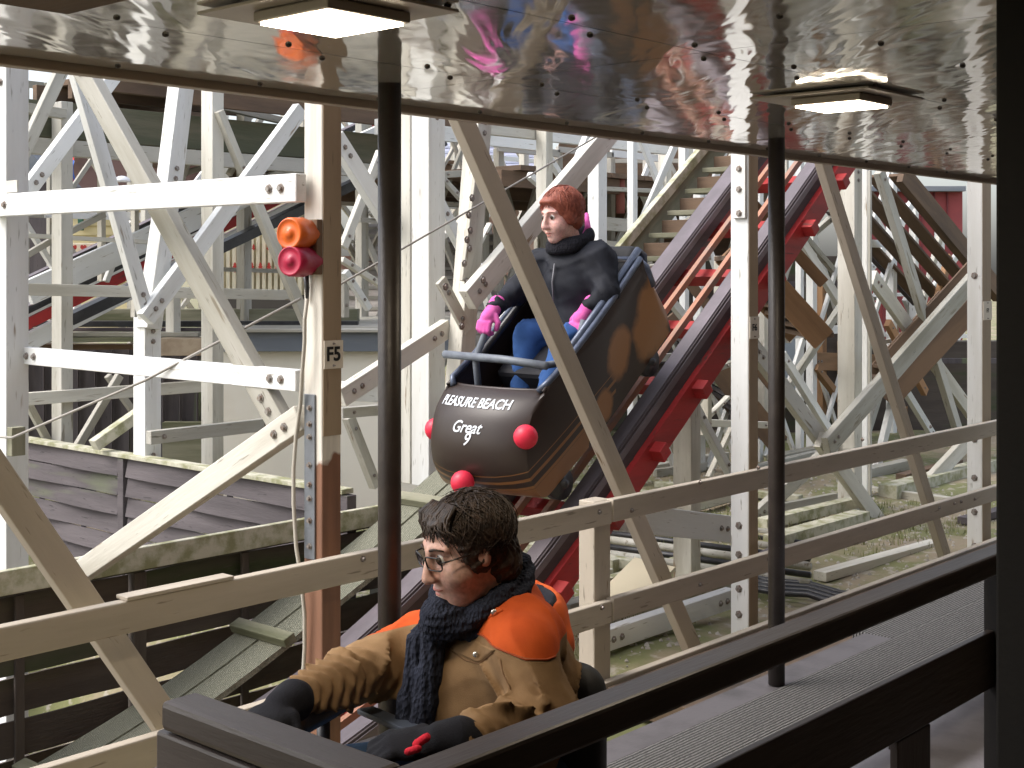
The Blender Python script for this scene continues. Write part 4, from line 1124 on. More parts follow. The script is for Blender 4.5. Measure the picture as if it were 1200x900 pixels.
o = tube('hanging_cable', [V(x, y, X=bx - .03 - .01 * math.sin(i)) for i, (x, y) in enumerate(cb)], .0075, mat('grey_cable', (.45, .42, .36), .6, bump=0), None, 8)
tag(o, 'grey cable hanging down the F5 post from the siren', 'cable')
# ------------------------------------------------ signed-distance modelling for people
def surf_nets(fn, lo, hi, h):
    lo = np.array(lo, float); hi = np.array(hi, float)
    n = np.ceil((hi - lo) / h).astype(int) + 1
    ax = [lo[i] + h * np.arange(n[i]) for i in range(3)]
    Pm = np.stack(np.meshgrid(*ax, indexing='ij'), -1).reshape(-1, 3)
    v = fn(Pm).reshape(n)
    nx, ny, nz = n - 1
    acc = np.zeros((nx, ny, nz, 3)); cnt = np.zeros((nx, ny, nz))
    cs = [(i, j, k) for i in (0, 1) for j in (0, 1) for k in (0, 1)]
    sl = lambda c: v[c[0]:c[0] + nx, c[1]:c[1] + ny, c[2]:c[2] + nz]
    for a in cs:
        for b in cs:
            df = [b[i] - a[i] for i in range(3)]
            if sum(df) != 1 or min(df) < 0: continue
            va, vb = sl(a), sl(b); m = (va < 0) != (vb < 0)
            t = np.where(m, va / np.where(m, va - vb, 1), 0)
            for q in range(3): acc[..., q] += m * (a[q] + t * df[q])
            cnt += m
    mask = cnt > 0
    idx = -np.ones((nx, ny, nz), int); idx[mask] = np.arange(mask.sum())
    g = np.stack(np.nonzero(mask), -1)
    verts = lo + h * (g + acc[mask] / cnt[mask][:, None])
    faces = []
    for a in range(3):
        b, c = (a + 1) % 3, (a + 2) % 3
        s0 = [slice(None)] * 3; s1 = [slice(None)] * 3
        s0[a] = slice(0, -1); s1[a] = slice(1, None)
        va, vb = v[tuple(s0)], v[tuple(s1)]
        m = (va < 0) != (vb < 0)
        ii = np.stack(np.nonzero(m), -1)
        ok = (ii[:, b] > 0) & (ii[:, c] > 0) & (ii[:, b] < n[b] - 1) & (ii[:, c] < n[c] - 1)
        ii = ii[ok]; neg = va[tuple(ii.T)] < 0
        def cell(db, dc):
            j = ii.copy(); j[:, b] += db; j[:, c] += dc; return idx[tuple(j.T)]
        q = np.stack([cell(-1, -1), cell(0, -1), cell(0, 0), cell(-1, 0)], -1)
        q[~neg] = q[~neg][:, ::-1]; faces.append(q)
    f = np.concatenate(faces); f = f[(f >= 0).all(1)]
    return verts, f

def sdf_obj(name, fn, lo, hi, h, m, parent=None, relax=2):
    v, f = surf_nets(fn, lo, hi, h)
    me = bpy.data.meshes.new(name)
    me.from_pydata(v.tolist(), [], f.tolist())
    me.materials.append(m)
    bm = bmesh.new(); bm.from_mesh(me)
    for _ in range(relax): bmesh.ops.smooth_vert(bm, verts=bm.verts, factor=.4, use_axis_x=True, use_axis_y=True, use_axis_z=True)
    bm.to_mesh(me); bm.free()
    for p in me.polygons: p.use_smooth = True
    o = bpy.data.objects.new(name, me); link(o); put(o, parent); return o

A_ = lambda p: np.array(p, float)
def cap(P, a, b, r1, r2=None):
    a, b = A_(a), A_(b); r2 = r1 if r2 is None else r2
    ab = b - a; t = np.clip(((P - a) @ ab) / (ab @ ab + 1e-12), 0, 1)
    return np.linalg.norm(P - a - t[:, None] * ab, axis=1) - (r1 + (r2 - r1) * t)
def ell(P, c, r, R=None):
    q = P - A_(c)
    if R is not None: q = q @ R
    r = A_(r); k0 = np.linalg.norm(q / r, axis=1); k1 = np.linalg.norm(q / r ** 2, axis=1) + 1e-9
    return k0 * (k0 - 1) / k1
def su(a, b, k):
    h = np.clip(.5 + .5 * (b - a) / k, 0, 1); return b * (1 - h) + a * h - k * h * (1 - h)
def ss(a, b, k):            # a minus b
    h = np.clip(.5 - .5 * (a + b) / k, 0, 1); return a * (1 - h) + (-b) * h + k * h * (1 - h)
def fold(P, s=0):
    x, y, z = P[:, 0], P[:, 1], P[:, 2]
    return np.sin(31 * x + 17 * z + 2.2 * np.sin(19 * y + s)) * .5 + np.sin(47 * z - 23 * y + 1.8 * np.sin(27 * x + s)) * .3 + np.sin(83 * x + 61 * y + 3 * np.sin(40 * z)) * .2
def axt(P, a, b):
    a, b = A_(a), A_(b); ab = b - a; L = np.linalg.norm(ab); return ((P - a) @ ab) / L, L

def ridge(P, s=0, f=1.0):
    x, y, z = P[:, 0] * f, P[:, 1] * f, P[:, 2] * f
    w1 = np.sin(21 * z + 9 * y - 6 * x + 2.5 * np.sin(11 * x + 7 * y + s)); w2 = np.sin(17 * z - 14 * y + 11 * x + 2.2 * np.sin(13 * y - 9 * z + s))
    g = .5 + .5 * np.sin(13 * x + 9 * y + 7 * z + s * 2)
    return -((1 - np.abs(w1)) ** 3 * g + (1 - np.abs(w2)) ** 3 * (1 - g))
class Head:
    def __init__(s, c, yaw, pitch, sc=1.0, roll=0.0):
        s.c = A_(c); s.sc = sc
        F = A_((-math.cos(yaw) * math.cos(pitch), math.sin(yaw) * math.cos(pitch), -math.sin(pitch)))
        Lf = np.cross(A_((0, 0, 1)), F); Lf /= np.linalg.norm(Lf); U = np.cross(F, Lf)
        s.M = np.stack([F, Lf, U], 1)          # columns
    def loc(s, P): return ((P - s.c) @ s.M) / s.sc
    def w(s, a, b, c): return Vector(s.c + s.M @ (A_((a, b, c)) * s.sc))

def face_sdf(Q, fat=1.0):
    """head in its own frame: x forward, y to its left, z up, metres"""
    d = ell(Q, (-.012, 0, .030), (.097, .076 * fat, .088))
    d = su(d, ell(Q, (.028, 0, -.045), (.066, .060 * fat, .076)), .04)
    d = su(d, ell(Q, (.066, 0, -.100), (.024, .026, .020)), .03)
    for s in (-1, 1):
        d = su(d, ell(Q, (.056, s * .040 * fat, -.035), (.034, .030, .034)), .02)
        d = su(d, cap(Q, (.086, s * .012, .036), (.070, s * .050, .034), .009, .008), .012)
        d = ss(d, ell(Q, (.096, s * .033, .012), (.020, .021, .013)), .014)
        d = su(d, ell(Q, (.0735, s * .032, .012), (.0155, .0165, .0135)), .004)
        d = su(d, ell(Q, (.102, s * .012, -.036), (.013, .009, .009)), .008)      # nostril wings
        e = ell(Q, (-.004, s * .078 * fat, -.002), (.019, .010, .032))
        e = ss(e, ell(Q, (.004, s * .089 * fat, -.002), (.010, .007, .020)), .004)
        d = su(d, e, .006)
    d = su(d, cap(Q, (.090, 0, .026), (.114, 0, -.028), .0085, .0125), .012)
    d = su(d, ell(Q, (.112, 0, -.033), (.0135, .0125, .011)), .006)
    d = su(d, ell(Q, (.086, 0, -.064), (.016, .026, .0075)), .006)
    d = su(d, ell(Q, (.083, 0, -.079), (.016, .022, .0085)), .006)
    d = ss(d, ell(Q, (.101, 0, -.0715), (.012, .021, .0016)), .003)
    return d

def hair_noise(Q, f=1.0):
    x, y, z = Q[:, 0], Q[:, 1], Q[:, 2]
    a = np.arctan2(y, x + .02) * 9 * f; r = np.sqrt(x * x + y * y)
    return np.sin(a * 3 + 8 * np.sin(30 * z + a * .3)) * .5 + np.sin(a * 6 + 60 * z + 3 * np.sin(50 * r)) * .3 + np.sin(140 * z + 90 * x + 5 * np.sin(70 * y)) * .2

def locks(H, name, m, parent, n, seed, zmin=-.09, r0=.0065, base=(.118, .094, .112), cen=(-.022, 0, .042), messy=.25, fringe=.055, ln=(.05, .11)):
    rnd = random.Random(seed); vs = []; fs = []
    for _ in range(n):
        u = rnd.uniform(-.75, 1); th = rnd.uniform(-math.pi, math.pi)
        if abs(th) < 1.15 and u < .55: continue
        dirn = Vector((math.cos(th) * math.sqrt(1 - u * u), math.sin(th) * math.sqrt(1 - u * u), u))
        L = rnd.uniform(*ln); sw = rnd.uniform(-1, 1); pts = []
        tang = Vector((rnd.uniform(-.6, .9), rnd.uniform(-1, 1) + dirn.y * 2, -1.2 + dirn.z * .2)) + dirn.cross(Vector((0, 0, 1))) * sw * messy * 3
        p = dirn.copy(); lift = rnd.uniform(.98, 1.08)
        for k in range(8):
            pts.append(Vector((cen[0] + base[0] * p.x * lift, cen[1] + base[1] * p.y * lift, cen[2] + base[2] * p.z * lift)))
            t = (tang - p * tang.dot(p))
            if t.length < 1e-3: break
            t.normalize(); tang = tang + Vector((rnd.uniform(-1, 1), rnd.uniform(-1, 1), rnd.uniform(-1, 1))) * messy
            p = (p + t * (L / 8 / .1)).normalized(); lift += rnd.uniform(-.006, .018) * (1 + messy)
        pts = [q for q in pts if q.z > zmin and not (q.x > fringe + .02 and q.z < .055 and abs(q.y) < .062)]
        if len(pts) < 4: continue
        W = [H.w(*q) for q in pts]; nn = len(W); b = len(vs); rr = r0 * rnd.uniform(.6, 1.2) * H.sc; pv = None
        for i, q in enumerate(W):
            t = (W[min(i + 1, nn - 1)] - W[max(i - 1, 0)]).normalized()
            a = t.orthogonal().normalized() if pv is None else (pv - t * pv.dot(t)).normalized(); pv = a; c = t.cross(a)
            rad_ = rr * (1 - (i / (nn - 1)) ** 2 * .9) * (.55 if i == 0 else 1)
            for k in range(5): vs.append(q + (a * math.cos(k * 1.257) + c * math.sin(k * 1.257)) * rad_)
        for i in range(nn - 1):
            for k in range(5): fs.append((b + i * 5 + k, b + i * 5 + (k + 1) % 5, b + i * 5 + 5 + (k + 1) % 5, b + i * 5 + 5 + k))
    return vs, fs

def join_raw(o, vs, fs):
    me = o.data; bm = bmesh.new(); bm.from_mesh(me)
    nv = [bm.verts.new(v) for v in vs]
    for f in fs: bm.faces.new([nv[i] for i in f]).smooth = True
    bm.to_mesh(me); bm.free()

def glove_sdf(P, wrist, d, n, side, curl=.9, sc=1.0, r=.0115, thumb=1):
    """d to the fingers, n out of the back of the hand, side towards the thumb"""
    W = Vector(wrist); d = Vector(d).normalized(); n = Vector(n); n = (n - d * n.dot(d)).normalized(); s = d.cross(n) * thumb
    out = cap(P, W - d * .05 * sc, W + d * .01, .030 * sc, .027 * sc)
    R = np.stack([A_(d), A_(s), A_(n)], 1)
    out = su(out, ell(P, W + d * .052 * sc, (.052 * sc, .042 * sc, .019 * sc), R), .02)
    for i, (o_, L) in enumerate(((.030, .92), (.010, 1.0), (-.010, .95), (-.029, .76))):
        p = W + d * .088 * sc + s * o_ * sc; dv = (d + s * o_ * 2.2).normalized(); ang = 0
        for k, seg in enumerate((.042, .027, .022)):
            ang += curl * (.55, .85, .6)[k]
            v = dv * math.cos(ang) - n * math.sin(ang)
            q = p + v * seg * L * sc; out = np.minimum(out, cap(P, p, q, r * sc * (1 - .06 * k), r * sc * (.95 - .06 * k))) if k else su(out, cap(P, p, q, r * sc, r * sc * .95), .008)
            p = q
    p = W + d * .03 * sc + s * .034 * sc; v = (d * .65 + s * .6 - n * .55).normalized(); q = p + v * .042 * sc
    out = su(out, cap(P, p, q, r * 1.2 * sc, r * 1.05 * sc), .01); v2 = (d * .75 - s * .15 - n * .7).normalized()
    return np.minimum(out, cap(P, q, q + v2 * .032 * sc, r * 1.05 * sc, r * .9 * sc))

def fabric(name, col, col2, scale=350, rough=.9, bump=.5, knit=False):
    m = bpy.data.materials.new(name); m.use_nodes = True; nt = m.node_tree; N = nt.nodes; L = nt.links; b = N["Principled BSDF"]
    b.inputs["Roughness"].default_value = rough; b.inputs["Specular IOR Level"].default_value = .2
    b.inputs["Sheen Weight"].default_value = 0.0
    g = N.new("ShaderNodeNewGeometry"); n = N.new("ShaderNodeTexNoise"); n.inputs["Scale"].default_value = 14; n.inputs["Detail"].default_value = 6
    L.new(g.outputs["Position"], n.inputs["Vector"])
    mr = N.new("ShaderNodeMapRange"); mr.inputs[1].default_value = .35; mr.inputs[2].default_value = .7; L.new(n.outputs["Fac"], mr.inputs[0])
    mx = N.new("ShaderNodeMixRGB"); L.new(mr.outputs[0], mx.inputs[0]); mx.inputs[1].default_value = (*col, 1); mx.inputs[2].default_value = (*col2, 1)
    L.new(mx.outputs[0], b.inputs["Base Color"])
    if knit:
        t = N.new("ShaderNodeTexVoronoi"); t.inputs["Scale"].default_value = scale
        mp = N.new("ShaderNodeMapping"); mp.inputs["Scale"].default_value = (1, 1, .55); L.new(g.outputs["Position"], mp.inputs[0]); L.new(mp.outputs[0], t.inputs["Vector"]); src = t.outputs["Distance"]
    else:
        t = N.new("ShaderNodeTexNoise"); t.inputs["Scale"].default_value = scale; L.new(g.outputs["Position"], t.inputs["Vector"]); src = t.outputs["Fac"]
    bp = N.new("ShaderNodeBump"); bp.inputs["Strength"].default_value = bump; bp.inputs["Distance"].default_value = .006 if knit else .002
    L.new(src, bp.inputs["Height"]); L.new(bp.outputs[0], b.inputs["Normal"])
    MATS[name] = m; return m, mx, g
def skinmat(name, col, red):
    m, mx, g = fabric(name, col, red, 300, .5, .25)
    N = m.node_tree.nodes; L = m.node_tree.links; n = N.new("ShaderNodeTexNoise"); n.inputs["Scale"].default_value = 90; n.inputs["Detail"].default_value = 6; L.new(g.outputs["Position"], n.inputs["Vector"])
    r = N.new("ShaderNodeMapRange"); r.inputs[1].default_value = .35; r.inputs[2].default_value = .7; r.inputs[3].default_value = 1.08; r.inputs[4].default_value = .78; L.new(n.outputs["Fac"], r.inputs[0])
    m3 = N.new("ShaderNodeMixRGB"); m3.blend_type = 'MULTIPLY'; m3.inputs[0].default_value = 1; L.new(mx.outputs[0], m3.inputs[1]); L.new(r.outputs[0], m3.inputs[2]); L.new(m3.outputs[0], N["Principled BSDF"].inputs["Base Color"])
    b = m.node_tree.nodes["Principled BSDF"]; b.inputs["Subsurface Weight"].default_value = .12; b.inputs["Subsurface Radius"].default_value = (.02, .008, .004); b.inputs["Subsurface Scale"].default_value = .3
    b.inputs["Sheen Weight"].default_value = 0; b.inputs["Specular IOR Level"].default_value = .4
    return m

def hair_mat(name, c1, c2):
    m = bpy.data.materials.new(name); m.use_nodes = True; nt = m.node_tree; N = nt.nodes; L = nt.links; b = N["Principled BSDF"]
    b.inputs["Roughness"].default_value = .5; b.inputs["Specular IOR Level"].default_value = .35
    g = N.new("ShaderNodeNewGeometry"); n = N.new("ShaderNodeTexNoise"); n.inputs["Scale"].default_value = 60; n.inputs["Detail"].default_value = 5; L.new(g.outputs["Position"], n.inputs["Vector"])
    mr = N.new("ShaderNodeMapRange"); mr.inputs[1].default_value = .35; mr.inputs[2].default_value = .7; L.new(n.outputs["Fac"], mr.inputs[0])
    mx = N.new("ShaderNodeMixRGB"); L.new(mr.outputs[0], mx.inputs[0]); mx.inputs[1].default_value = (*c1, 1); mx.inputs[2].default_value = (*c2, 1); L.new(mx.outputs[0], b.inputs["Base Color"])
    n2 = N.new("ShaderNodeTexNoise"); n2.inputs["Scale"].default_value = 180; n2.inputs["Detail"].default_value = 3; L.new(g.outputs["Position"], n2.inputs["Vector"])
    bp = N.new("ShaderNodeBump"); bp.inputs["Distance"].default_value = .002; L.new(n2.outputs["Fac"], bp.inputs["Height"]); L.new(bp.outputs[0], b.inputs["Normal"])
    return m

def eye(H, s, parent, gaze_down=.4):
    c = (.0755, s * .032, .011); R = .0150
    vs = []; fs = []; nu, nv = 14, 20
    for i in range(nu + 1):
        a = math.pi * i / nu
        for j in range(nv):
            b = 2 * math.pi * j / nv
            vs.append(H.w(c[0] + R * math.cos(a), c[1] + R * math.sin(a) * math.cos(b), c[2] + R * math.sin(a) * math.sin(b)))
    for i in range(nu):
        for j in range(nv): fs.append((i * nv + j, i * nv + (j + 1) % nv, (i + 1) * nv + (j + 1) % nv, (i + 1) * nv + j))
    o = mesh_obj('eye', vs, fs, [mat('eye_white', (.7, .68, .64), .25, bump=0), mat('iris_dark', (.05, .03, .02), .2, bump=0)], parent, smooth=True)
    for p in o.data.polygons:
        if p.index < nv * 4: p.material_index = 1
    return o

# ------------------------------------------------ the man
def man():
    base = V(590, 885, Y=2.2)
    t = thing('person', (base.x, base.y, -1.45), 'man with dark tousled hair, glasses, navy scarf and orange and tan jacket seated in front', 'person')
    H = Head(V(544, 642, Y=2.18), rad(17), rad(17), .97)
    skin = skinmat('skin', (.62, .40, .33), (.54, .28, .22))
    shN = V(617, 762, Y=1.99); shF = V(494, 752, Y=2.41)
    elN = V(634, 838, Y=1.93); wrN = V(546, 866, Y=1.90)
    elF = V(428, 786, Y=2.42); wrF = V(348, 818, Y=2.33)
    chest = V(565, 790, Y=2.2) + Vector((.02, 0, 0)); belly = V(553, 850, Y=2.22)
    neck = V(580, 715, Y=2.2)
    def headf(P):
        Q = H.loc(P); d = face_sdf(Q, 1.1)
        d = su(d, ell(Q, (.045, 0, -.105), (.045, .05, .03)), .03)
        return su(d, cap(Q, (-.03, 0, -.07), (-.06, 0, -.2), .058, .065), .03)
    body = sdf_obj('body', headf, A_(H.c) - .17, A_(H.c) + .16, .0042, skin, t, 1)
    v, f = surf_nets(lambda P: su(cap(P, shN + Vector((.03, 0, -.02)), shF + Vector((.03, 0, -.02)), .04), cap(P, chest + Vector((.06, 0, 0)), base + Vector((.06, 0, 0)), .09), .05), A_(chest) - .36, A_(chest) + .36, .02)
    join_raw(body, [Vector(q) for q in v], [tuple(int(i) for i in q) for q in f])
    for s in (-1, 1): eye(H, s, t)
    # brows, lips
    brow = hair_mat('dark_hair', (.020, .013, .010), (.060, .038, .027))
    for s in (-1, 1):
        tube('eyebrow', [H.w(.094, s * .014, .035), H.w(.091, s * .032, .0395), H.w(.077, s * .052, .033)], .0036, brow, t, 8, r2=.002)
    lip = mat('lips', (.50, .17, .14), .45, bump=0)
    sdf_obj('lips', lambda P: (lambda Q: np.maximum(ss(np.minimum(ell(Q, (.0885, 0, -.0645), (.015, .024, .0058)), ell(Q, (.0855, 0, -.0775), (.015, .020, .0066))), ell(Q, (.101, 0, -.0715), (.012, .021, .0012)), .002), -Q[:, 0] + .08))(H.loc(P)), A_(H.w(.09, 0, -.07)) - .04, A_(H.w(.09, 0, -.07)) + .04, .0022, lip, t, 1)
    # hair
    def hairf(P):
        Q = H.loc(P)
        d = ell(Q, (-.028, 0, .036), (.108, .092, .091))
        d = su(d, ell(Q, (-.066, 0, -.045), (.066, .086, .085)), .03)
        for s in (-1, 1): d = su(d, ell(Q, (.002, s * .076, .008), (.040, .015, .056)), .015)
        d = su(d, ell(Q, (.045, .0, .088), (.030, .055, .018)), .02)
        d = ss(d, ell(Q, (.125, 0, -.03), (.082, .13, .094)), .012)
        return d + hair_noise(Q) * .0045 + hair_noise(Q * 1.7, 1.3) * .002
    hair = sdf_obj('hair', hairf, A_(H.c) - .19, A_(H.c) + .19, .0042, brow, t, 1)
    vs, fs = locks(H, 'hair', brow, t, 2200, 5, zmin=-.14, messy=.3, base=(.108, .091, .090), cen=(-.028, 0, .036), r0=.0021, ln=(.07, .17))
    join_raw(hair, vs, fs)
    # fringe locks falling on the forehead
    for k in range(26):
        rr = random.Random(k * 3 + 1); y = -.066 + .0052 * k
        sw_ = rr.uniform(-.012, .05); p = [H.w(.02, y * .8, .122), H.w(.056, y + rr.uniform(-.01, .01), .106), H.w(.078 - abs(y) * .2, y + sw_ * .5, .084), H.w(.089 - abs(y + sw_) * .38, y + sw_, .055 + rr.uniform(-.006, .022))]
        pts = [Vector(q) for q in p]; pts = sum([[pts[i].lerp(pts[i + 1], f) for f in (0, .5)] for i in range(3)], []) + [pts[3]]
        o = tube('hair_lock', pts, .0050, brow, None, 6, r2=.0010)
        vs2 = [v.co.copy() for v in o.data.vertices]; fs2 = [tuple(p.vertices) for p in o.data.polygons]
        bpy.data.objects.remove(o); join_raw(hair, vs2, fs2)
    # glasses
    gl = mat('glasses_black', (.012, .01, .01), .25, bump=0)
    g = bpy.data.objects.new('glasses', None)
    pts = []
    def rim(s):
        out = []
        for k in range(25):
            a = 2 * math.pi * k / 24; x = math.copysign(abs(math.cos(a)) ** .45, math.cos(a)) * .0265; z = math.copysign(abs(math.sin(a)) ** .45, math.sin(a)) * .0165
            y = s * .0345 + x; out.append(H.w(.1085 - .012 * (abs(y) / .06) ** 2, y, .009 + z))
        return out
    o = tube('glasses', rim(1), .0020, gl, t, 6)
    for pp in (rim(-1), [H.w(.108, -.009, .014), H.w(.112, 0, .016), H.w(.108, .009, .014)],
               [H.w(.098, .061, .014), H.w(.09, .075, .016), H.w(.03, .085, .012), H.w(-.01, .086, .008)],
               [H.w(.098, -.061, .014), H.w(.09, -.075, .016), H.w(.03, -.085, .012), H.w(-.01, -.086, .008)]):
        q = tube('x', pp, .0020 if len(pp) > 3 else .0016, gl, None, 6)
        if len(pp) == 4:
            for vtx in q.data.vertices: pass
        vs2 = [v.co.copy() for v in q.data.vertices]; fs2 = [tuple(p.vertices) for p in q.data.polygons]; bpy.data.objects.remove(q); join_raw(o, vs2, fs2)
    lens = bpy.data.materials.new('lens_glass'); lens.use_nodes = True
    lb = lens.node_tree.nodes["Principled BSDF"]; lb.inputs["Transmission Weight"].default_value = 1; lb.inputs["Roughness"].default_value = 0; lb.inputs["IOR"].default_value = 1.08; lb.inputs["Base Color"].default_value = (.95, .97, .98, 1); lb.inputs["Specular IOR Level"].default_value = .8
    for s in (-1, 1):
        r_ = rim(s)[:-1]; mesh_obj('lens', r_, [tuple(range(len(r_)))], lens, o)
    # jacket with orange yoke
    jm, mx, gg = fabric('tan_jacket', (.27, .17, .088), (.19, .115, .058), 500, .9, .5)
    N = jm.node_tree.nodes; L = jm.node_tree.links; sp = N.new("ShaderNodeSeparateXYZ"); L.new(gg.outputs["Position"], sp.inputs[0])
    a1 = N.new("ShaderNodeMath"); a1.operation = 'SUBTRACT'; L.new(sp.outputs["Y"], a1.inputs[0]); a1.inputs[1].default_value = 2.12
    a2 = N.new("ShaderNodeMath"); a2.operation = 'ABSOLUTE'; L.new(a1.outputs[0], a2.inputs[0])
    a3 = N.new("ShaderNodeMath"); a3.operation = 'POWER'; L.new(a2.outputs[0], a3.inputs[0]); a3.inputs[1].default_value = 2
    a4 = N.new("ShaderNodeMath"); a4.operation = 'MULTIPLY_ADD'; L.new(a3.outputs[0], a4.inputs[0]); a4.inputs[1].default_value = .55; L.new(sp.outputs["Z"], a4.inputs[2])
    def step(t0, t1):
        r = N.new("ShaderNodeMapRange"); r.inputs[1].default_value = t0; r.inputs[2].default_value = t1; L.new(a4.outputs[0], r.inputs[0]); return r.outputs[0]
    m2 = N.new("ShaderNodeMixRGB"); L.new(step(-.824, -.822), m2.inputs[0]); L.new(mx.outputs[0], m2.inputs[1]); om_ = N.new('ShaderNodeMixRGB'); om_.inputs[1].default_value = (.60, .10, .020, 1); om_.inputs[2].default_value = (.46, .07, .015, 1); L.new(mx.inputs[0].links[0].from_socket, om_.inputs[0]); L.new(om_.outputs[0], m2.inputs[2])
    L.new(m2.outputs[0], N["Principled BSDF"].inputs["Base Color"])
    def jf(P):
        nk = Vector((neck.x + .02, neck.y, neck.z - .01))
        d = cap(P, nk, shN + Vector((.01, .03, .0)), .095, .060)
        d = su(d, ell(P, V(598, 742, Y=2.07) + Vector((.04, 0, -.01)), (.10, .10, .085)), .05)
        d = su(d, cap(P, nk, shF + Vector((.01, -.02, .0)), .085, .066), .05)
        d = su(d, cap(P, nk, (chest.x + .01, chest.y, chest.z + .04), .08, .14), .06)
        d = su(d, ell(P, (chest.x + .02, chest.y, chest.z - .02), (.175, .215, .20)), .05)
        d = su(d, ell(P, (belly.x + .035, belly.y, belly.z - .01), (.19, .21, .15)), .05)
        ta, La = axt(P, elN, wrN); tb, Lb = axt(P, elF, wrF); tc, Lc = axt(P, shN, elN); td, Ld = axt(P, shF, elF)
        w1 = .0045 * np.sin(ta * 135 + 2.5 * np.sin(P[:, 2] * 40 + P[:, 0] * 20)); w2 = .0075 * np.sin(tb * 150 + 2.2 * np.sin(P[:, 2] * 42 + P[:, 1] * 20))
        d = su(d, cap(P, shN, elN, .068, .062), .045); d = su(d, cap(P, elN, wrN, .066, .038) + w1, .022)
        d = su(d, cap(P, shF, elF, .072, .060), .045); d = su(d, cap(P, elF, wrF, .063, .038) + w2, .028)
        msk = np.clip((-.84 - P[:, 2]) / .05, .25, 1)
        wd_ = np.clip(np.minimum(np.linalg.norm(P - A_(wrN), axis=1), np.linalg.norm(P - A_(wrF), axis=1)) / .12, .1, 1)
        d = d + (fold(P, 1.3) * .005 * msk + ridge(P, 1.0) * .024 * msk) * wd_
        # zip placket groove
        gx = np.abs(P[:, 1] - 2.265 - (P[:, 2] + .9) * .12); d = d + .004 * np.exp(-(gx / .006) ** 2) * (P[:, 0] < chest.x)
        # armhole seam on the near side
        return d
    lo = (1.75, 1.80, -1.20); hi = (2.72, 2.60, -.68)
    jac = sdf_obj('jacket', jf, lo, hi, .0075, jm, t, 1)
    bvh = BVHTree.FromPolygons([v.co.copy() for v in jac.data.vertices], [tuple(p.vertices) for p in jac.data.polygons])
    def hit(x, y, off=.004):
        dr = V(x, y, d=1.0).normalized(); r = bvh.ray_cast(Vector((0, 0, 0)), dr, 5)
        if r[0] is None: return None
        n = r[1] if r[1].dot(dr) < 0 else -r[1]; return r[0] + n * off
    tanm = jm
    def patch(name, quad, m, n=10, mm=7, off=.004, th=.004):
        vs = []; fs = []
        for i in range(n + 1):
            for j in range(mm + 1):
                u = i / n; w_ = j / mm; q = [quad[0][k] * (1 - u) * (1 - w_) + quad[1][k] * u * (1 - w_) + quad[2][k] * u * w_ + quad[3][k] * (1 - u) * w_ for k in (0, 1)]
                h_ = hit(q[0], q[1], off)
                if h_ is None: return None
                vs.append(h_)
        for i in range(n):
            for j in range(mm): a = i * (mm + 1) + j; fs.append((a, a + 1, a + mm + 2, a + mm + 1))
        o = mesh_obj(name, vs, fs, m, t, smooth=True); md = o.modifiers.new('s', 'SOLIDIFY'); md.thickness = th; md.offset = 1; return o
    patch('pocket_flap', [(524, 760), (556, 750), (580, 762), (562, 777)], tanm, 10, 8, .003, .006)
    seam = mat('seam_thread', (.17, .09, .04), .8, bump=0); snap = mat('snap_button', (.75, .74, .72), .25, metal=.8, bump=0)
    def seamline(pts, m=seam, r=.0016):
        P = []
        for i in range(len(pts) - 1):
            for k in range(6):
                f = k / 6; h_ = hit(pts[i][0] + (pts[i + 1][0] - pts[i][0]) * f, pts[i][1] + (pts[i + 1][1] - pts[i][1]) * f, .0008)
                if h_: P.append(h_)
        if len(P) > 3 and all((P[i + 1] - P[i]).length < .05 for i in range(len(P) - 1)): tube('seam', P, r, m, t, 5)
    seamline([(586, 772), (590, 790), (600, 812)]); seamline([(524, 760), (546, 774), (562, 778), (581, 762)]); seamline([(505, 770), (504, 800), (510, 840)])
    sp_ = []
    for xx in range(516, 668, 5):
        best = None
        for yy in range(715, 800, 2):
            h_ = hit(xx, yy, .001)
            if h_ is not None and h_.z < -.823 - .55 * (h_.y - 2.12) ** 2: best = h_; break
        if best is not None and (not sp_ or (best - sp_[-1]).length < .045): sp_.append(best)
    if len(sp_) > 4: tube('yoke_seam', sp_, .0022, mat('orange_seam', (.32, .055, .012), .8, bump=0), t, 6)
    flap = patch('storm_flap', [(512, 742), (575, 708), (590, 716), (520, 750)], mat('orange_cloth', (.66, .115, .022), .85, col2=(.55, .09, .02), scale=20, bump=.2), 12, 4, .003, .004)
    for (x, y) in ((560, 768), (581, 720), (547, 731)):
        h_ = hit(x, y, .008)
        if h_:
            o = mesh_obj('snap', *(lambda c: ([c + Vector((-.74, -.66, .1)) * (.004 * math.cos(a)) + (Vector((.66, -.74, 0)) * math.cos(b) + Vector((0, 0, 1)) * math.sin(b)) * (.0075 * math.sin(a)) for a in (.2, .7, 1.2, 1.57) for b in [q * .785 for q in range(8)]],
                 [(j * 8 + k, j * 8 + (k + 1) % 8, j * 8 + 8 + (k + 1) % 8, j * 8 + 8 + k) for j in range(3) for k in range(8)] + [tuple(range(8))]))(h_), snap, t, smooth=True)
    # hood lying on the back
    om = MATS['orange_cloth']; lining = mat('navy_lining', (.018, .02, .03), .9, bump=.2)
    hc_ = V(600, 706, Y=2.24) + Vector((-.045, .045, -.008))
    def hoodf(P):
        outer = su(ell(P, (hc_.x + .055, hc_.y - .02, hc_.z - .012), (.135, .160, .085)), ell(P, (hc_.x + .07, hc_.y - .03, hc_.z - .09), (.12, .17, .10)), .04)
        inner = ell(P, (hc_.x + .030, hc_.y - .02, hc_.z + .038), (.118, .148, .090))
        d = ss(outer, inner, .012)
        return d + fold(P, .4) * .004
    sdf_obj('hood', hoodf, A_(hc_) - .26, A_(hc_) + .26, .0075, om, t, 1)
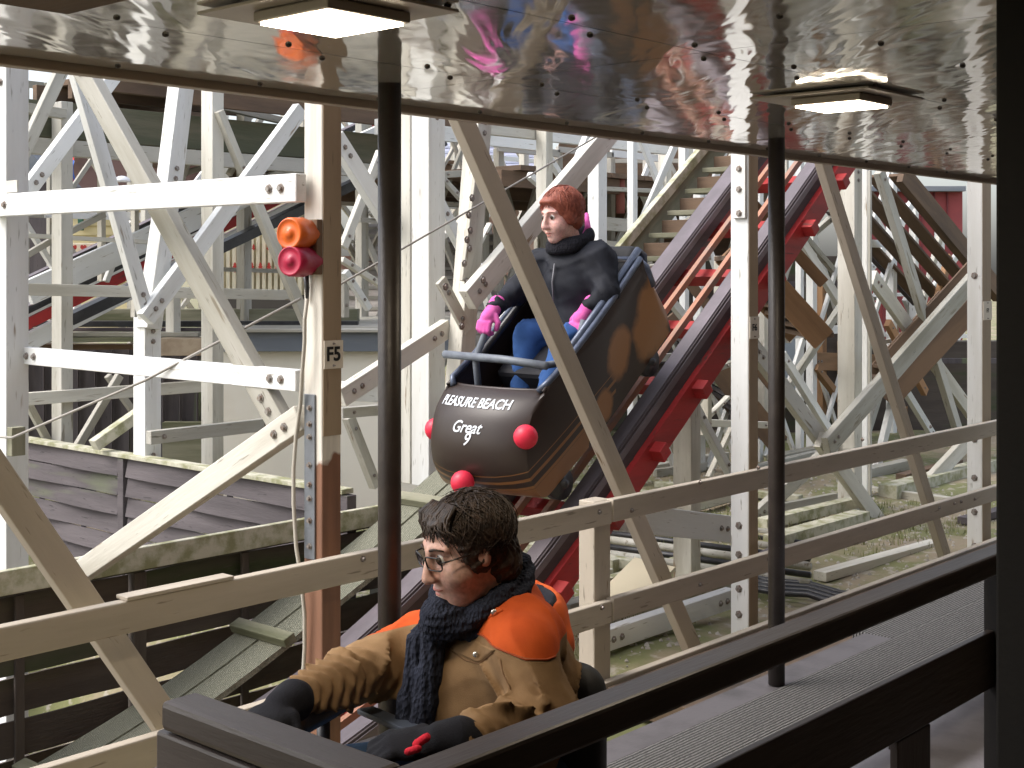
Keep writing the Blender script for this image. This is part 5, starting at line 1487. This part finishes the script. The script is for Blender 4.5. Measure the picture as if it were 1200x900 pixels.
    sdf_obj('hood_lining', lambda P: ss(ell(P, (hc_.x + .045, hc_.y - .02, hc_.z + .00), (.118, .148, .075)), ell(P, (hc_.x + .028, hc_.y - .02, hc_.z + .045), (.112, .142, .088)), .01), A_(hc_) - .26, A_(hc_) + .26, .0085, lining, t, 1)
    # scarf
    sm, _, _ = fabric('navy_knit', (.022, .026, .042), (.012, .014, .024), 130, .95, 1.0, knit=True)
    nc = V(563, 700, Y=2.19)
    def scf(P):
        q = P - A_(nc); tilt = .42
        zz = q[:, 2] - q[:, 0] * tilt; rx = q[:, 0] / 1.05; ry = q[:, 1] / .98
        R_ = np.sqrt(rx ** 2 + ry ** 2); th = np.arctan2(ry, rx)
        d = None
        for k in range(3):
            ph = th * 1.5 + k * 2.09
            rr = R_ - (.090 + .016 * np.cos(ph)); dz = zz - (.008 + .026 * np.sin(ph))
            e = np.sqrt(rr ** 2 + dz ** 2) - .027
            d = e if d is None else su(d, e, .008)
        # knot and hanging tail
        pts = [V(514, 722, Y=2.24), V(492, 752, Y=2.27), V(487, 790, Y=2.27), V(481, 822, Y=2.27), V(476, 852, Y=2.27)]
        off = [V(512, 724, Y=2.2), V(508, 752, Y=2.22), V(503, 790, Y=2.215), V(500, 822, Y=2.21), V(492, 850, Y=2.215)]
        for arr in (pts, off):
            for i in range(4):
                a, b = arr[i] - Vector((.085, 0, 0)) * 0, arr[i + 1]
                d = su(d, cap(P, a, b, .030, .029), .007)
        d = su(d, ell(P, V(520, 722, Y=2.20), (.05, .06, .05)), .02)
        rib = .0028 * np.sin((P[:, 1] * .74 - P[:, 0] * .66) * 300) * (P[:, 2] < -.84) + .0028 * np.sin(zz * 300 + th * 6) * (P[:, 2] >= -.84)
        return d + rib
    sdf_obj('scarf', scf, (1.95, 1.98, -1.18), (2.56, 2.42, -.60), .0055, sm, t, 1)
    # gloves
    gm, _, _ = fabric('black_wool', (.016, .017, .022), (.010, .010, .014), 260, .95, .7)
    hF = V(300, 852, Y=2.27); dF = (hF - wrF).normalized()
    sdf_obj('glove', lambda P: np.minimum(glove_sdf(P, wrF + dF * .055, dF, Vector((-.2, -.2, 1)), None, .75, 1.22, thumb=-1), cap(P, wrF + dF * .018, wrF + dF * .06, .047, .042)), A_(hF) - .28, A_(hF) + .28, .005, gm, t, 1)
    hN = V(478, 872, Y=1.98); dN = (hN - wrN).normalized()
    sdf_obj('glove', lambda P: np.minimum(glove_sdf(P, wrN + dN * .05, dN, Vector((-.1, -.3, 1)), None, 1.0, 1.15, thumb=1), cap(P, wrN + dN * .012, wrN + dN * .05, .047, .040)), A_(hN) - .28, A_(hN) + .28, .005, gm, t, 1)
    redk, _, _ = fabric('red_wool', (.62, .03, .05), (.5, .02, .04), 260, .95, .7)
    c = V(488, 872, Y=1.93)
    sdf_obj('glove_stripe', lambda P: su(cap(P, c, V(500, 864, Y=1.91), .009), cap(P, V(478, 881, Y=1.93), V(490, 877, Y=1.91), .008), .006), A_(c) - .08, A_(c) + .08, .004, redk, t, 1)
    # jeans
    jn, _, _ = fabric('jeans', (.045, .085, .16), (.03, .06, .12), 400, .9, .4)
    def jeansf(P):
        d = cap(P, (base.x + .02, 2.1, base.z - .06), (2.0, 2.02, -1.16), .10, .075)
        d = su(d, cap(P, (base.x + .02, 2.32, base.z - .06), (2.0, 2.36, -1.16), .10, .075), .03)
        d = su(d, cap(P, (2.0, 2.02, -1.16), (1.90, 2.02, -1.46), .07, .05), .02); d = su(d, cap(P, (2.0, 2.36, -1.16), (1.90, 2.36, -1.46), .07, .05), .02)
        return d + fold(P) * .004
    sdf_obj('jeans', jeansf, (1.78, 1.88, -1.55), (2.65, 2.5, -1.0), .012, jn, t, 1)
man()

# ------------------------------------------------ the car he sits in
def station_car():
    t = thing('coaster_car', (2.3, 2.2, -1.5), 'open black coaster car with tube side rail and flat lap bar around the seated man', 'coaster car')
    tube('side_rail', [V(322, 872, Y=2.30), V(345, 848, Y=2.33), V(400, 818, Y=2.42), V(480, 784, Y=2.52), V(560, 770, Y=2.62)], .034, blacksteel, t, 12)
    tube('rail_highlight_trim', [V(424, 782, Y=2.60), V(484, 764, Y=2.68)], .010, galv, t, 8)
    tube('upright', [V(379, 838, Y=2.40), V(379, 905, Y=2.40)], .016, blacksteel, t, 10)
    a = V(385, 896, Y=2.55); b = V(500, 850, Y=2.55)
    box('side_panel', (a.x, 2.55, -1.48), (2.95, 2.58, -1.19), darkw, t, .006)
    box('side_panel', (1.75, 1.80, -1.48), (2.95, 1.83, -1.27), darkw, t, .006)
    box('front_panel', (1.72, 1.80, -1.48), (1.748, 2.58, -1.22), darkw, t, .006)
    box('floor_pan', (1.75, 1.832, -1.50), (2.95, 2.548, -1.47), blacksteel, t)
    beam('lap_bar', V(428, 832, Y=2.44), V(522, 872, Y=2.03), .045, .014, mat('blue_grey_bar', (.05, .06, .08), .4, bump=.1), t, (0, 0, 1))
    box('seat_cushion', (2.2, 1.86, -1.46), (2.75, 2.52, -1.30), blacksteel, t, .03)
    pad = mat('black_padding', (.012, .012, .014), .65, col2=(.02, .02, .022), bump=.2)
    sdf_obj('seat_back', lambda P: np.linalg.norm(np.maximum(np.abs(P - A_((2.53, 2.25, -1.2))) - A_((.0, .20, .19)), 0), axis=1) - .07, (2.4, 1.9, -1.5), (2.66, 2.6, -.90), .012, pad, t)
    for (x, y) in ((1.95, 1.9), (1.95, 2.5), (2.8, 1.9), (2.8, 2.5)):
        tube('wheel', [(x, y - .03, -1.58), (x, y + .03, -1.58)], .07, blacksteel, t, 20)
station_car()
t = thing('station_track', (2, 2.2, -1.72), 'short dark station track under the open black car', 'track')
for y in (1.9, 2.5): box('rail', (-2, y - .05, -1.74), (3.0, y + .05, -1.655), railw, t)
box('tie', (1.4, 1.84, -1.82), (1.5, 2.56, -1.745), redp, t); box('tie', (2.4, 1.84, -1.82), (2.5, 2.56, -1.745), redp, t)

# ------------------------------------------------ descending brown car
def brown_car():
    base = Vector((5.7, 4.8, -1.0))
    t = thing('coaster_car', base, 'brown coaster car with red ball bumpers and white lettering descending the steep track', 'coaster car')
    # paint
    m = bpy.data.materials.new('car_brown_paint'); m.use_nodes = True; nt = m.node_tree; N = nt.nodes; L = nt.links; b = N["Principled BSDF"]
    b.inputs["Roughness"].default_value = .38; b.inputs["Specular IOR Level"].default_value = .45
    g = N.new("ShaderNodeTexCoord"); sp = N.new("ShaderNodeSeparateXYZ"); L.new(g.outputs["Object"], sp.inputs[0])
    nz = N.new("ShaderNodeTexNoise"); nz.inputs["Scale"].default_value = 7; nz.inputs["Detail"].default_value = 3; L.new(g.outputs["Object"], nz.inputs["Vector"])
    def M(op, a, b_, c=None):
        n = N.new("ShaderNodeMath"); n.operation = op
        for i, q in enumerate((a, b_, c)):
            if q is None: continue
            if isinstance(q, (int, float)): n.inputs[i].default_value = q
            else: L.new(q, n.inputs[i])
        return n.outputs[0]
    X, Z = sp.outputs["X"], sp.outputs["Z"]
    acc = None
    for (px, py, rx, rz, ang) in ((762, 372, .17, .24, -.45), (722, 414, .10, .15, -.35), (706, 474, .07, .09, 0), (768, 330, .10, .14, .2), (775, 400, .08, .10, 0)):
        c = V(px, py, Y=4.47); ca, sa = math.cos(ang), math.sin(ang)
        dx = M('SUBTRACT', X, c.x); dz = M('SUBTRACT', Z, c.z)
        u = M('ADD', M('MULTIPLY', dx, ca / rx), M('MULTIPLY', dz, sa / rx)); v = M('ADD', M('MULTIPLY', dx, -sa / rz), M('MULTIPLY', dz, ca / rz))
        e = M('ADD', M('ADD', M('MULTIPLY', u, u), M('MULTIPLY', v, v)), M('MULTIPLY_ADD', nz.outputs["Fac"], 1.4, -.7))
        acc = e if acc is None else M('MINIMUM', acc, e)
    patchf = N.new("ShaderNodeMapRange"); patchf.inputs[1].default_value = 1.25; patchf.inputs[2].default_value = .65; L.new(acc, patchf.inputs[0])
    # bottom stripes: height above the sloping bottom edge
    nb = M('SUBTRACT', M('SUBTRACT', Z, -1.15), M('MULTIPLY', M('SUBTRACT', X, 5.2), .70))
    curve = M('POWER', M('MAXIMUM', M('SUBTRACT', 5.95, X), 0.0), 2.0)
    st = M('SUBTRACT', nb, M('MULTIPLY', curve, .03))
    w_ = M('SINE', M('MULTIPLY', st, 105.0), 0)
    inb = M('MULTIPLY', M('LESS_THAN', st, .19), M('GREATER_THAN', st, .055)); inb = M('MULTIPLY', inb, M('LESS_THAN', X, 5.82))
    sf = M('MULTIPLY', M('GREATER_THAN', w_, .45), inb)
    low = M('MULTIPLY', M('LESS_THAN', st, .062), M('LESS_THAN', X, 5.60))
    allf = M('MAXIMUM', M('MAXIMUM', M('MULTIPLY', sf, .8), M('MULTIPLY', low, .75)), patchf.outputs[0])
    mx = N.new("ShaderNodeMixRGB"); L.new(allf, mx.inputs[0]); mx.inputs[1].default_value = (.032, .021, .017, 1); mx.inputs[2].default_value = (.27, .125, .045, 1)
    L.new(mx.outputs[0], b.inputs["Base Color"])
    prof = [(5.20, -.615), (5.12, -.655), (5.06, -.73), (5.03, -.82), (5.02, -.92), (5.04, -1.02), (5.10, -1.10), (5.20, -1.14), (5.32, -1.09), (5.42, -1.03), (5.68, -.87), (6.0, -.61), (6.34, -.335), (6.30, -.24), (6.10, -.005), (6.06, .06)]
    prof = [tuple(p) for p in smooth_path(prof[:9], 4)] + prof[9:]
    nf = 34
    def dx(y, i):
        k = max(0, 1 - i / nf); return .085 * (abs(y) / .33) ** 2.6 * min(1, k * 3)
    ys = [-.33, -.325, -.30, -.25, -.17, -.08, 0, .08, .17, .25, .30, .325, .33]
    vs = []; fs = []; n = len(prof); k = len(ys)
    for i, (x, z) in enumerate(prof):
        for y in ys: vs.append((x + dx(y, i), 4.8 + y, z))
    for i in range(n - 1):
        for j in range(k - 1): fs.append((i * k + j, i * k + j + 1, (i + 1) * k + j + 1, (i + 1) * k + j))
    # side walls: fan between profile and the top edge
    topedge = lambda f: (5.20 + (6.06 - 5.20) * f, -.615 + (.06 + .615) * (f ** 1.15))
    for sgn, j in ((-1, 0), (1, k - 1)):
        b0 = len(vs); cols = n
        mid = 6
        for i in range(n):
            f = i / (n - 1); tx, tz = topedge(f)
            a = Vector(vs[i * k + j]); e = Vector((tx + (.085 if f < .02 else 0.0), 4.8 + sgn * .33, tz))
            for q in range(1, mid + 1): vs.append(a.lerp(e, q / mid) + Vector((0, sgn * .012 * math.sin(math.pi * q / mid), 0)))
        for i in range(n - 1):
            for q in range(mid):
                a0 = i * k + j if q == 0 else b0 + i * mid + q - 1; a1 = (i + 1) * k + j if q == 0 else b0 + (i + 1) * mid + q - 1
                c0 = b0 + i * mid + q; c1 = b0 + (i + 1) * mid + q
                fs.append((a0, a1, c1, c0))
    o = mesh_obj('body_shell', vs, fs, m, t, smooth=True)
    bmm = bmesh.new(); bmm.from_mesh(o.data); bmesh.ops.remove_doubles(bmm, verts=bmm.verts, dist=.0008); bmesh.ops.recalc_face_normals(bmm, faces=bmm.faces)
    for e in bmm.edges:
        if len(e.link_faces) == 2 and e.calc_face_angle(0) > .55: e.smooth = False
    bmm.to_mesh(o.data); bmm.free()
    md = o.modifiers.new('s', 'SOLIDIFY'); md.thickness = .022; md.offset = 0
    inner = mat('car_inside_black', (.012, .012, .016), .7, bump=.2)
    # seat and floor
    d = Vector((.79, 0, .61)); nn = Vector((-.61, 0, .79))
    def lb(name, s0, s1, y0, y1, n0, n1, mm, bv=.01, O=Vector((5.2, 0, -1.14))):
        a = O + d * s0 + nn * ((n0 + n1) / 2); b_ = O + d * s1 + nn * ((n0 + n1) / 2); a.y = b_.y = (y0 + y1) / 2
        return beam(name, a, b_, y1 - y0, n1 - n0, mm, t, nn, bv)
    lb('floor_pan', .10, 1.3, 4.5, 5.1, .03, .06, inner)
    lb('seat_cushion', .62, 1.15, 4.52, 5.08, .07, .26, inner, .03)
    pad = MATS['black_padding']
    a = V(738, 300, Y=4.62)
    sb = Vector((6.02, 4.8, -.12))
    ang = .60
    def sbf(P):
        q = P - A_(sb); x = q[:, 0] * math.cos(ang) - q[:, 2] * math.sin(ang) * -1 * -1; u = q[:, 0] * math.cos(ang) - q[:, 2] * math.sin(ang); w__ = q[:, 0] * math.sin(ang) + q[:, 2] * math.cos(ang)
        return np.linalg.norm(np.stack([np.maximum(np.abs(u) - .01, 0), np.maximum(np.abs(q[:, 1]) - .21, 0), np.maximum(np.abs(w__) - .24, 0)], -1), axis=1) - .06
    sdf_obj('seat_back', sbf, A_(sb) - .45, A_(sb) + .45, .014, pad, t)
    trim = mat('blue_grey_trim', (.10, .12, .17), .28, metal=.3, col2=(.07, .08, .11), scale=20, bump=0)
    for sgn in (-1, 1):
        pts = [Vector((topedge(f)[0], 4.8 + sgn * .335, topedge(f)[1] + .012)) for f in [i / 14 for i in range(15)]]
        pts[0] = Vector((5.23, 4.8 + sgn * .30, -.612))
        tube('edge_trim', pts, .017, trim, t, 10)
        tube('edge_trim', [Vector((6.08, 4.8 + sgn * .30, .06)), Vector((6.10, 4.8 + sgn * .34, .02)), Vector((6.16, 4.8 + sgn * .34, -.08))], .026, trim, t, 10)
        p0 = V(648, 440, Y=4.8 + sgn * .28); 
        a = Vector((5.42, 4.8 + sgn * .29, -.475)); b_ = Vector((6.10, 4.8 + sgn * .29, .12))
        tube('inner_rail', [a, a.lerp(b_, .5) + Vector((0, 0, -.01)), b_, b_ + Vector((.05, 0, -.03)), b_ + Vector((.06, 0, -.12))], .021, blacksteel if sgn > 0 else trim, t, 10)
    tube('edge_trim', [Vector((6.08, 4.48, .06)), Vector((6.09, 4.8, .075)), Vector((6.08, 5.12, .06))], .02, trim, t, 10)
    tube('front_lip', [Vector((5.20 + dx(y, 0), 4.8 + y, -.612)) for y in ys], .012, m, t, 8)
    ball = mat('bumper_red', (.75, .03, .07), .4, bump=0, col2=(.68, .03, .06), scale=15)
    for (x, y, Y) in ((616, 512, 4.44), (557, 563, 4.8), (511, 503, 5.17)):
        c = V(x, y, Y=Y)
        if Y == 4.8: c.x = min(c.x, 4.99)
        vs = []; fs = []
        for i in range(11):
            a = math.pi * i / 10
            for j in range(20): bb = 2 * math.pi * j / 20; vs.append(c + Vector((math.sin(a) * math.cos(bb), math.sin(a) * math.sin(bb), math.cos(a))) * .062)
        for i in range(10):
            for j in range(20): fs.append((i * 20 + j, i * 20 + (j + 1) % 20, (i + 1) * 20 + (j + 1) % 20, (i + 1) * 20 + j))
        mesh_obj('ball_bumper', vs, fs, ball, t, smooth=True)
        tube('bumper_stem', [c, c.lerp(Vector((5.4, 4.8, -.9)), .3)], .02, blacksteel, t, 8)
    # lettering along the nose
    arc = [0]
    for i in range(1, n): arc.append(arc[-1] + (Vector(prof[i]) - Vector(prof[i - 1])).length)
    def on_nose(s0):
        def fn(tx, ty, tz):
            s_ = max(0.002, s0 - ty)
            i = max(q for q in range(n - 1) if arc[q] <= s_); f = (s_ - arc[i]) / (arc[i + 1] - arc[i])
            a, b_ = Vector(prof[i]), Vector(prof[i + 1]); p = a.lerp(b_, f); tg = (b_ - a).normalized(); nr = Vector((tg.y, -tg.x))
            if nr.x > 0: nr = -nr
            y = -tx
            return Vector((p.x + dx(y, i) + nr.x * (.0135 + tz), 4.8 + y, p.y + nr.y * (.0135 + tz)))
        return fn
    lw = mat('lettering_white', (.80, .84, .90), .5, bump=0)
    text_mesh('lettering', 'PLEASURE BEACH', .068, lw, (lambda f: lambda a, b_, c: f(a * .93 - .02, b_ * 1.2, c))(on_nose(.135)), t, bold=.0012)
    text_mesh('lettering', 'Great', .085, lw, (lambda f: lambda a, b_, c: f(a - .01, b_, c))(on_nose(.265)), t, shear=.4, bold=.001)
    text_mesh('lettering', '9', .09, lw, (lambda f: lambda a, b_, c: f(a - .0, b_, c))(on_nose(.325)), t, shear=.4, bold=.001)
    # lap bar
    bar = mat('grey_bar', (.16, .18, .21), .45, col2=(.11, .12, .15), scale=20, bump=.1)
    tube('lap_bar', [Vector((5.30, 5.235, -.455)), Vector((5.30, 4.8, -.465)), Vector((5.30, 4.50, -.485))], .022, bar, t, 12)
    hF = V(572, 372, Y=5.0); hN = V(684, 380, Y=4.58)
    tube('bar_handle', [hF + Vector((0, 0, .03)), hF + Vector((-.02, 0, -.08)), Vector((5.32, 5.02, -.47)), Vector((5.36, 5.02, -.75))], .02, bar, t, 10)
    tube('bar_handle', [hN + Vector((0, 0, .02)), hN + Vector((-.04, 0, -.09)), hN + Vector((-.22, 0, -.20)), Vector((5.32, 4.56, -.49))], .02, bar, t, 10)
    # running gear
    lb('chassis', .06, 1.32, 4.62, 4.98, -.09, -.0, blacksteel)
    for s_ in (.18, 1.15):
        O = Vector((5.2, 0, -1.14)) + d * s_ - nn * .085
        tube('axle', [(O.x, 4.44, O.z), (O.x, 5.16, O.z)], .022, blacksteel, t, 10)
        for y in (4.47, 5.07):
            tube('wheel', [(O.x, y, O.z), (O.x, y + .06, O.z)], .085, blacksteel, t, 22)
brown_car()

# ------------------------------------------------ the woman
def woman():
    base = V(668, 390, Y=4.8)
    t = thing('person', base, 'red-haired woman in black jacket, jeans and pink gloves riding the brown car downhill', 'person')
    H = Head(V(657, 254, Y=4.8), rad(10), rad(12), 1.12)
    skin = skinmat('skin_fair', (.72, .46, .40), (.66, .34, .30))
    shN = V(703, 303, Y=4.61); shF = V(632, 309, Y=5.0); elN = V(712, 344, Y=4.52); wrN = V(690, 360, Y=4.60)
    elF = V(604, 343, Y=5.03); wrF = V(580, 360, Y=5.01)
    chest = V(670, 330, Y=4.8); neck = V(668, 290, Y=4.8)
    def headf(P):
        Q = H.loc(P); return su(face_sdf(Q, 1.04), cap(Q, (-.03, 0, -.07), (-.05, 0, -.2), .05, .055), .03)
    body = sdf_obj('body', headf, A_(H.c) - .2, A_(H.c) + .18, .006, skin, t, 1)
    v, f = surf_nets(lambda P: su(cap(P, shN, shF, .05), cap(P, chest, base, .13), .05), A_(chest) - .45, A_(chest) + .45, .025)
    join_raw(body, [Vector(q) for q in v], [tuple(int(i) for i in q) for q in f])
    for s in (-1, 1): eye(H, s, t)
    hm = hair_mat('red_hair', (.20, .05, .03), (.34, .10, .06))
    for s in (-1, 1): tube('eyebrow', [H.w(.094, s * .014, .035), H.w(.091, s * .032, .0395), H.w(.077, s * .052, .033)], .0026, hm, t, 8, r2=.0015)
    lip = mat('lips', (.5, .17, .14), .45)
    sdf_obj('lips', lambda P: (lambda Q: np.maximum(np.minimum(ell(Q, (.0885, 0, -.0645), (.015, .024, .0058)), ell(Q, (.0855, 0, -.0775), (.015, .020, .0066))), -Q[:, 0] + .08))(H.loc(P)), A_(H.w(.09, 0, -.07)) - .045, A_(H.w(.09, 0, -.07)) + .045, .003, lip, t, 1)
    def hairf(P):
        Q = H.loc(P)
        d = ell(Q, (-.022, 0, .046), (.112, .094, .104)); d = su(d, ell(Q, (-.055, 0, -.015), (.068, .082, .075)), .03)
        for s in (-1, 1): d = su(d, ell(Q, (.0, s * .074, .0), (.036, .02, .045)), .015)
        d = su(d, ell(Q, (.066, .0, .085), (.032, .055, .022)), .02)
        d = ss(d, ell(Q, (.135, 0, -.01), (.090, .12, .108)), .012)
        return d + hair_noise(Q) * .0015
    hair = sdf_obj('hair', hairf, A_(H.c) - .2, A_(H.c) + .2, .006, hm, t, 1)
    vs, fs = locks(H, 'hair', hm, t, 1300, 9, zmin=-.10, messy=.15, r0=.0026, ln=(.06, .14), base=(.108, .090, .100), cen=(-.024, 0, .044), fringe=.03); join_raw(hair, vs, fs)
    jm, _, _ = fabric('black_jacket', (.020, .022, .030), (.012, .013, .018), 300, .7, .4)
    def jf(P):
        d = cap(P, shN, shF, .078); d = su(d, cap(P, (neck.x + .02, neck.y, neck.z), chest, .065, .13), .06)
        d = su(d, ell(P, (chest.x + .02, chest.y, chest.z - .03), (.165, .205, .22)), .06)
        d = su(d, ell(P, (base.x + .03, base.y, base.z + .05), (.17, .2, .13)), .06)
        ta, _ = axt(P, elN, wrN); tb, _ = axt(P, elF, wrF)
        d = su(d, cap(P, shN, elN, .08, .066), .05); d = su(d, cap(P, elN, wrN, .066, .045) + .004 * np.sin(ta * 110 + 20 * P[:, 2]), .025)
        d = su(d, cap(P, shF, elF, .078, .062), .05); d = su(d, cap(P, elF, wrF, .062, .045) + .004 * np.sin(tb * 110 + 20 * P[:, 2]), .025)
        return d + fold(P, .7) * .006 + ridge(P, .3, .8) * .014
    c = A_(chest); sdf_obj('jacket', jf, c - A_((.6, .45, .36)), c + A_((.5, .45, .36)), .011, jm, t, 1)
    tube('zip', [Vector((chest.x - .150, 4.8, chest.z + .10)), Vector((chest.x - .170, 4.8, chest.z)), Vector((chest.x - .16, 4.8, chest.z - .12))], .004, mat('zip_grey', (.2, .2, .22), .4, bump=0), t, 6)
    sc, _, _ = fabric('charcoal_scarf', (.020, .020, .026), (.012, .012, .016), 120, .95, 1.0, knit=True)
    nc = V(668, 282, Y=4.8)
    def scf(P):
        q = P - A_(nc); zz = q[:, 2] - q[:, 0] * .35; R_ = np.sqrt((q[:, 0] / 1.05) ** 2 + q[:, 1] ** 2)
        d = np.sqrt((R_ - .10) ** 2 + (zz / 1.25) ** 2) - .036
        return d + fold(P, 2) * .004
    sdf_obj('scarf', scf, A_(nc) - .2, A_(nc) + .2, .009, sc, t, 1)
    pink, _, _ = fabric('pink_wool', (.78, .16, .46), (.62, .10, .36), 200, .95, .7)
    sdf_obj('pink_hood_edge', lambda P: su(cap(P, V(682, 286, Y=4.74), V(689, 268, Y=4.74), .022, .020), cap(P, V(689, 268, Y=4.74), V(687, 252, Y=4.82), .020, .014), .01) + fold(P) * .004, A_(V(687, 268, Y=4.78)) - .16, A_(V(687, 268, Y=4.78)) + .16, .007, pink, t, 1)
    gF = V(568, 378, Y=5.0); gN = V(677, 378, Y=4.62)
    for (wr, g, th) in ((wrF, gF, -1), (wrN, gN, 1)):
        dv = (g - wr).normalized()
        sdf_obj('glove', lambda P: np.minimum(glove_sdf(P, wr + dv * .035, dv, Vector((-.6, -.2, .8)), None, 1.25, 1.05, r=.0150, thumb=th), su(cap(P, wr - dv * .03, wr + dv * .05, .046, .040), ell(P, wr + dv * .085, (.042, .042, .040)), .02)), A_(g) - .2, A_(g) + .2, .006, pink, t, 1)
    jn, _, _ = fabric('blue_jeans', (.045, .11, .30), (.03, .08, .22), 400, .9, .4)
    knF = V(619, 392, Y=4.95); ftF = V(611, 455, Y=4.93); knN = V(664, 398, Y=4.66); ftN = V(640, 462, Y=4.66)
    def jeansf(P):
        d = cap(P, base + Vector((.02, .10, -.02)), knF, .10, .078); d = su(d, cap(P, base + Vector((.02, -.1, -.02)), knN, .10, .078), .03)
        d = su(d, cap(P, knF, ftF, .076, .055), .02); d = su(d, cap(P, knN, ftN, .076, .055), .02)
        return d + fold(P) * .005 + ridge(P, 2.0) * .016
    c = A_((knF + knN) / 2); sdf_obj('jeans', jeansf, c - A_((.45, .4, .42)), c + A_((.5, .4, .35)), .012, jn, t, 1)
    for p in (ftF, ftN):
        sdf_obj('shoe', lambda P: ell(P, p + Vector((-.06, 0, -.06)), (.13, .048, .045)), A_(p) - .25, A_(p) + .2, .012, blacksteel, t, 1)
woman()

# ------------------------------------------------ origins of single-mesh things
for o in list(bpy.data.objects):
    if o.type == 'MESH' and o.parent is None and o.matrix_basis == Matrix.Identity(4) and not o.children and o.name != 'ground' and o.get('category'):
        cs = [Vector(c) for c in o.bound_box]
        c = Vector(((cs[0].x + cs[6].x) / 2, (cs[0].y + cs[6].y) / 2, min(q.z for q in cs)))
        o.data.transform(Matrix.Translation(-c)); o.location = c
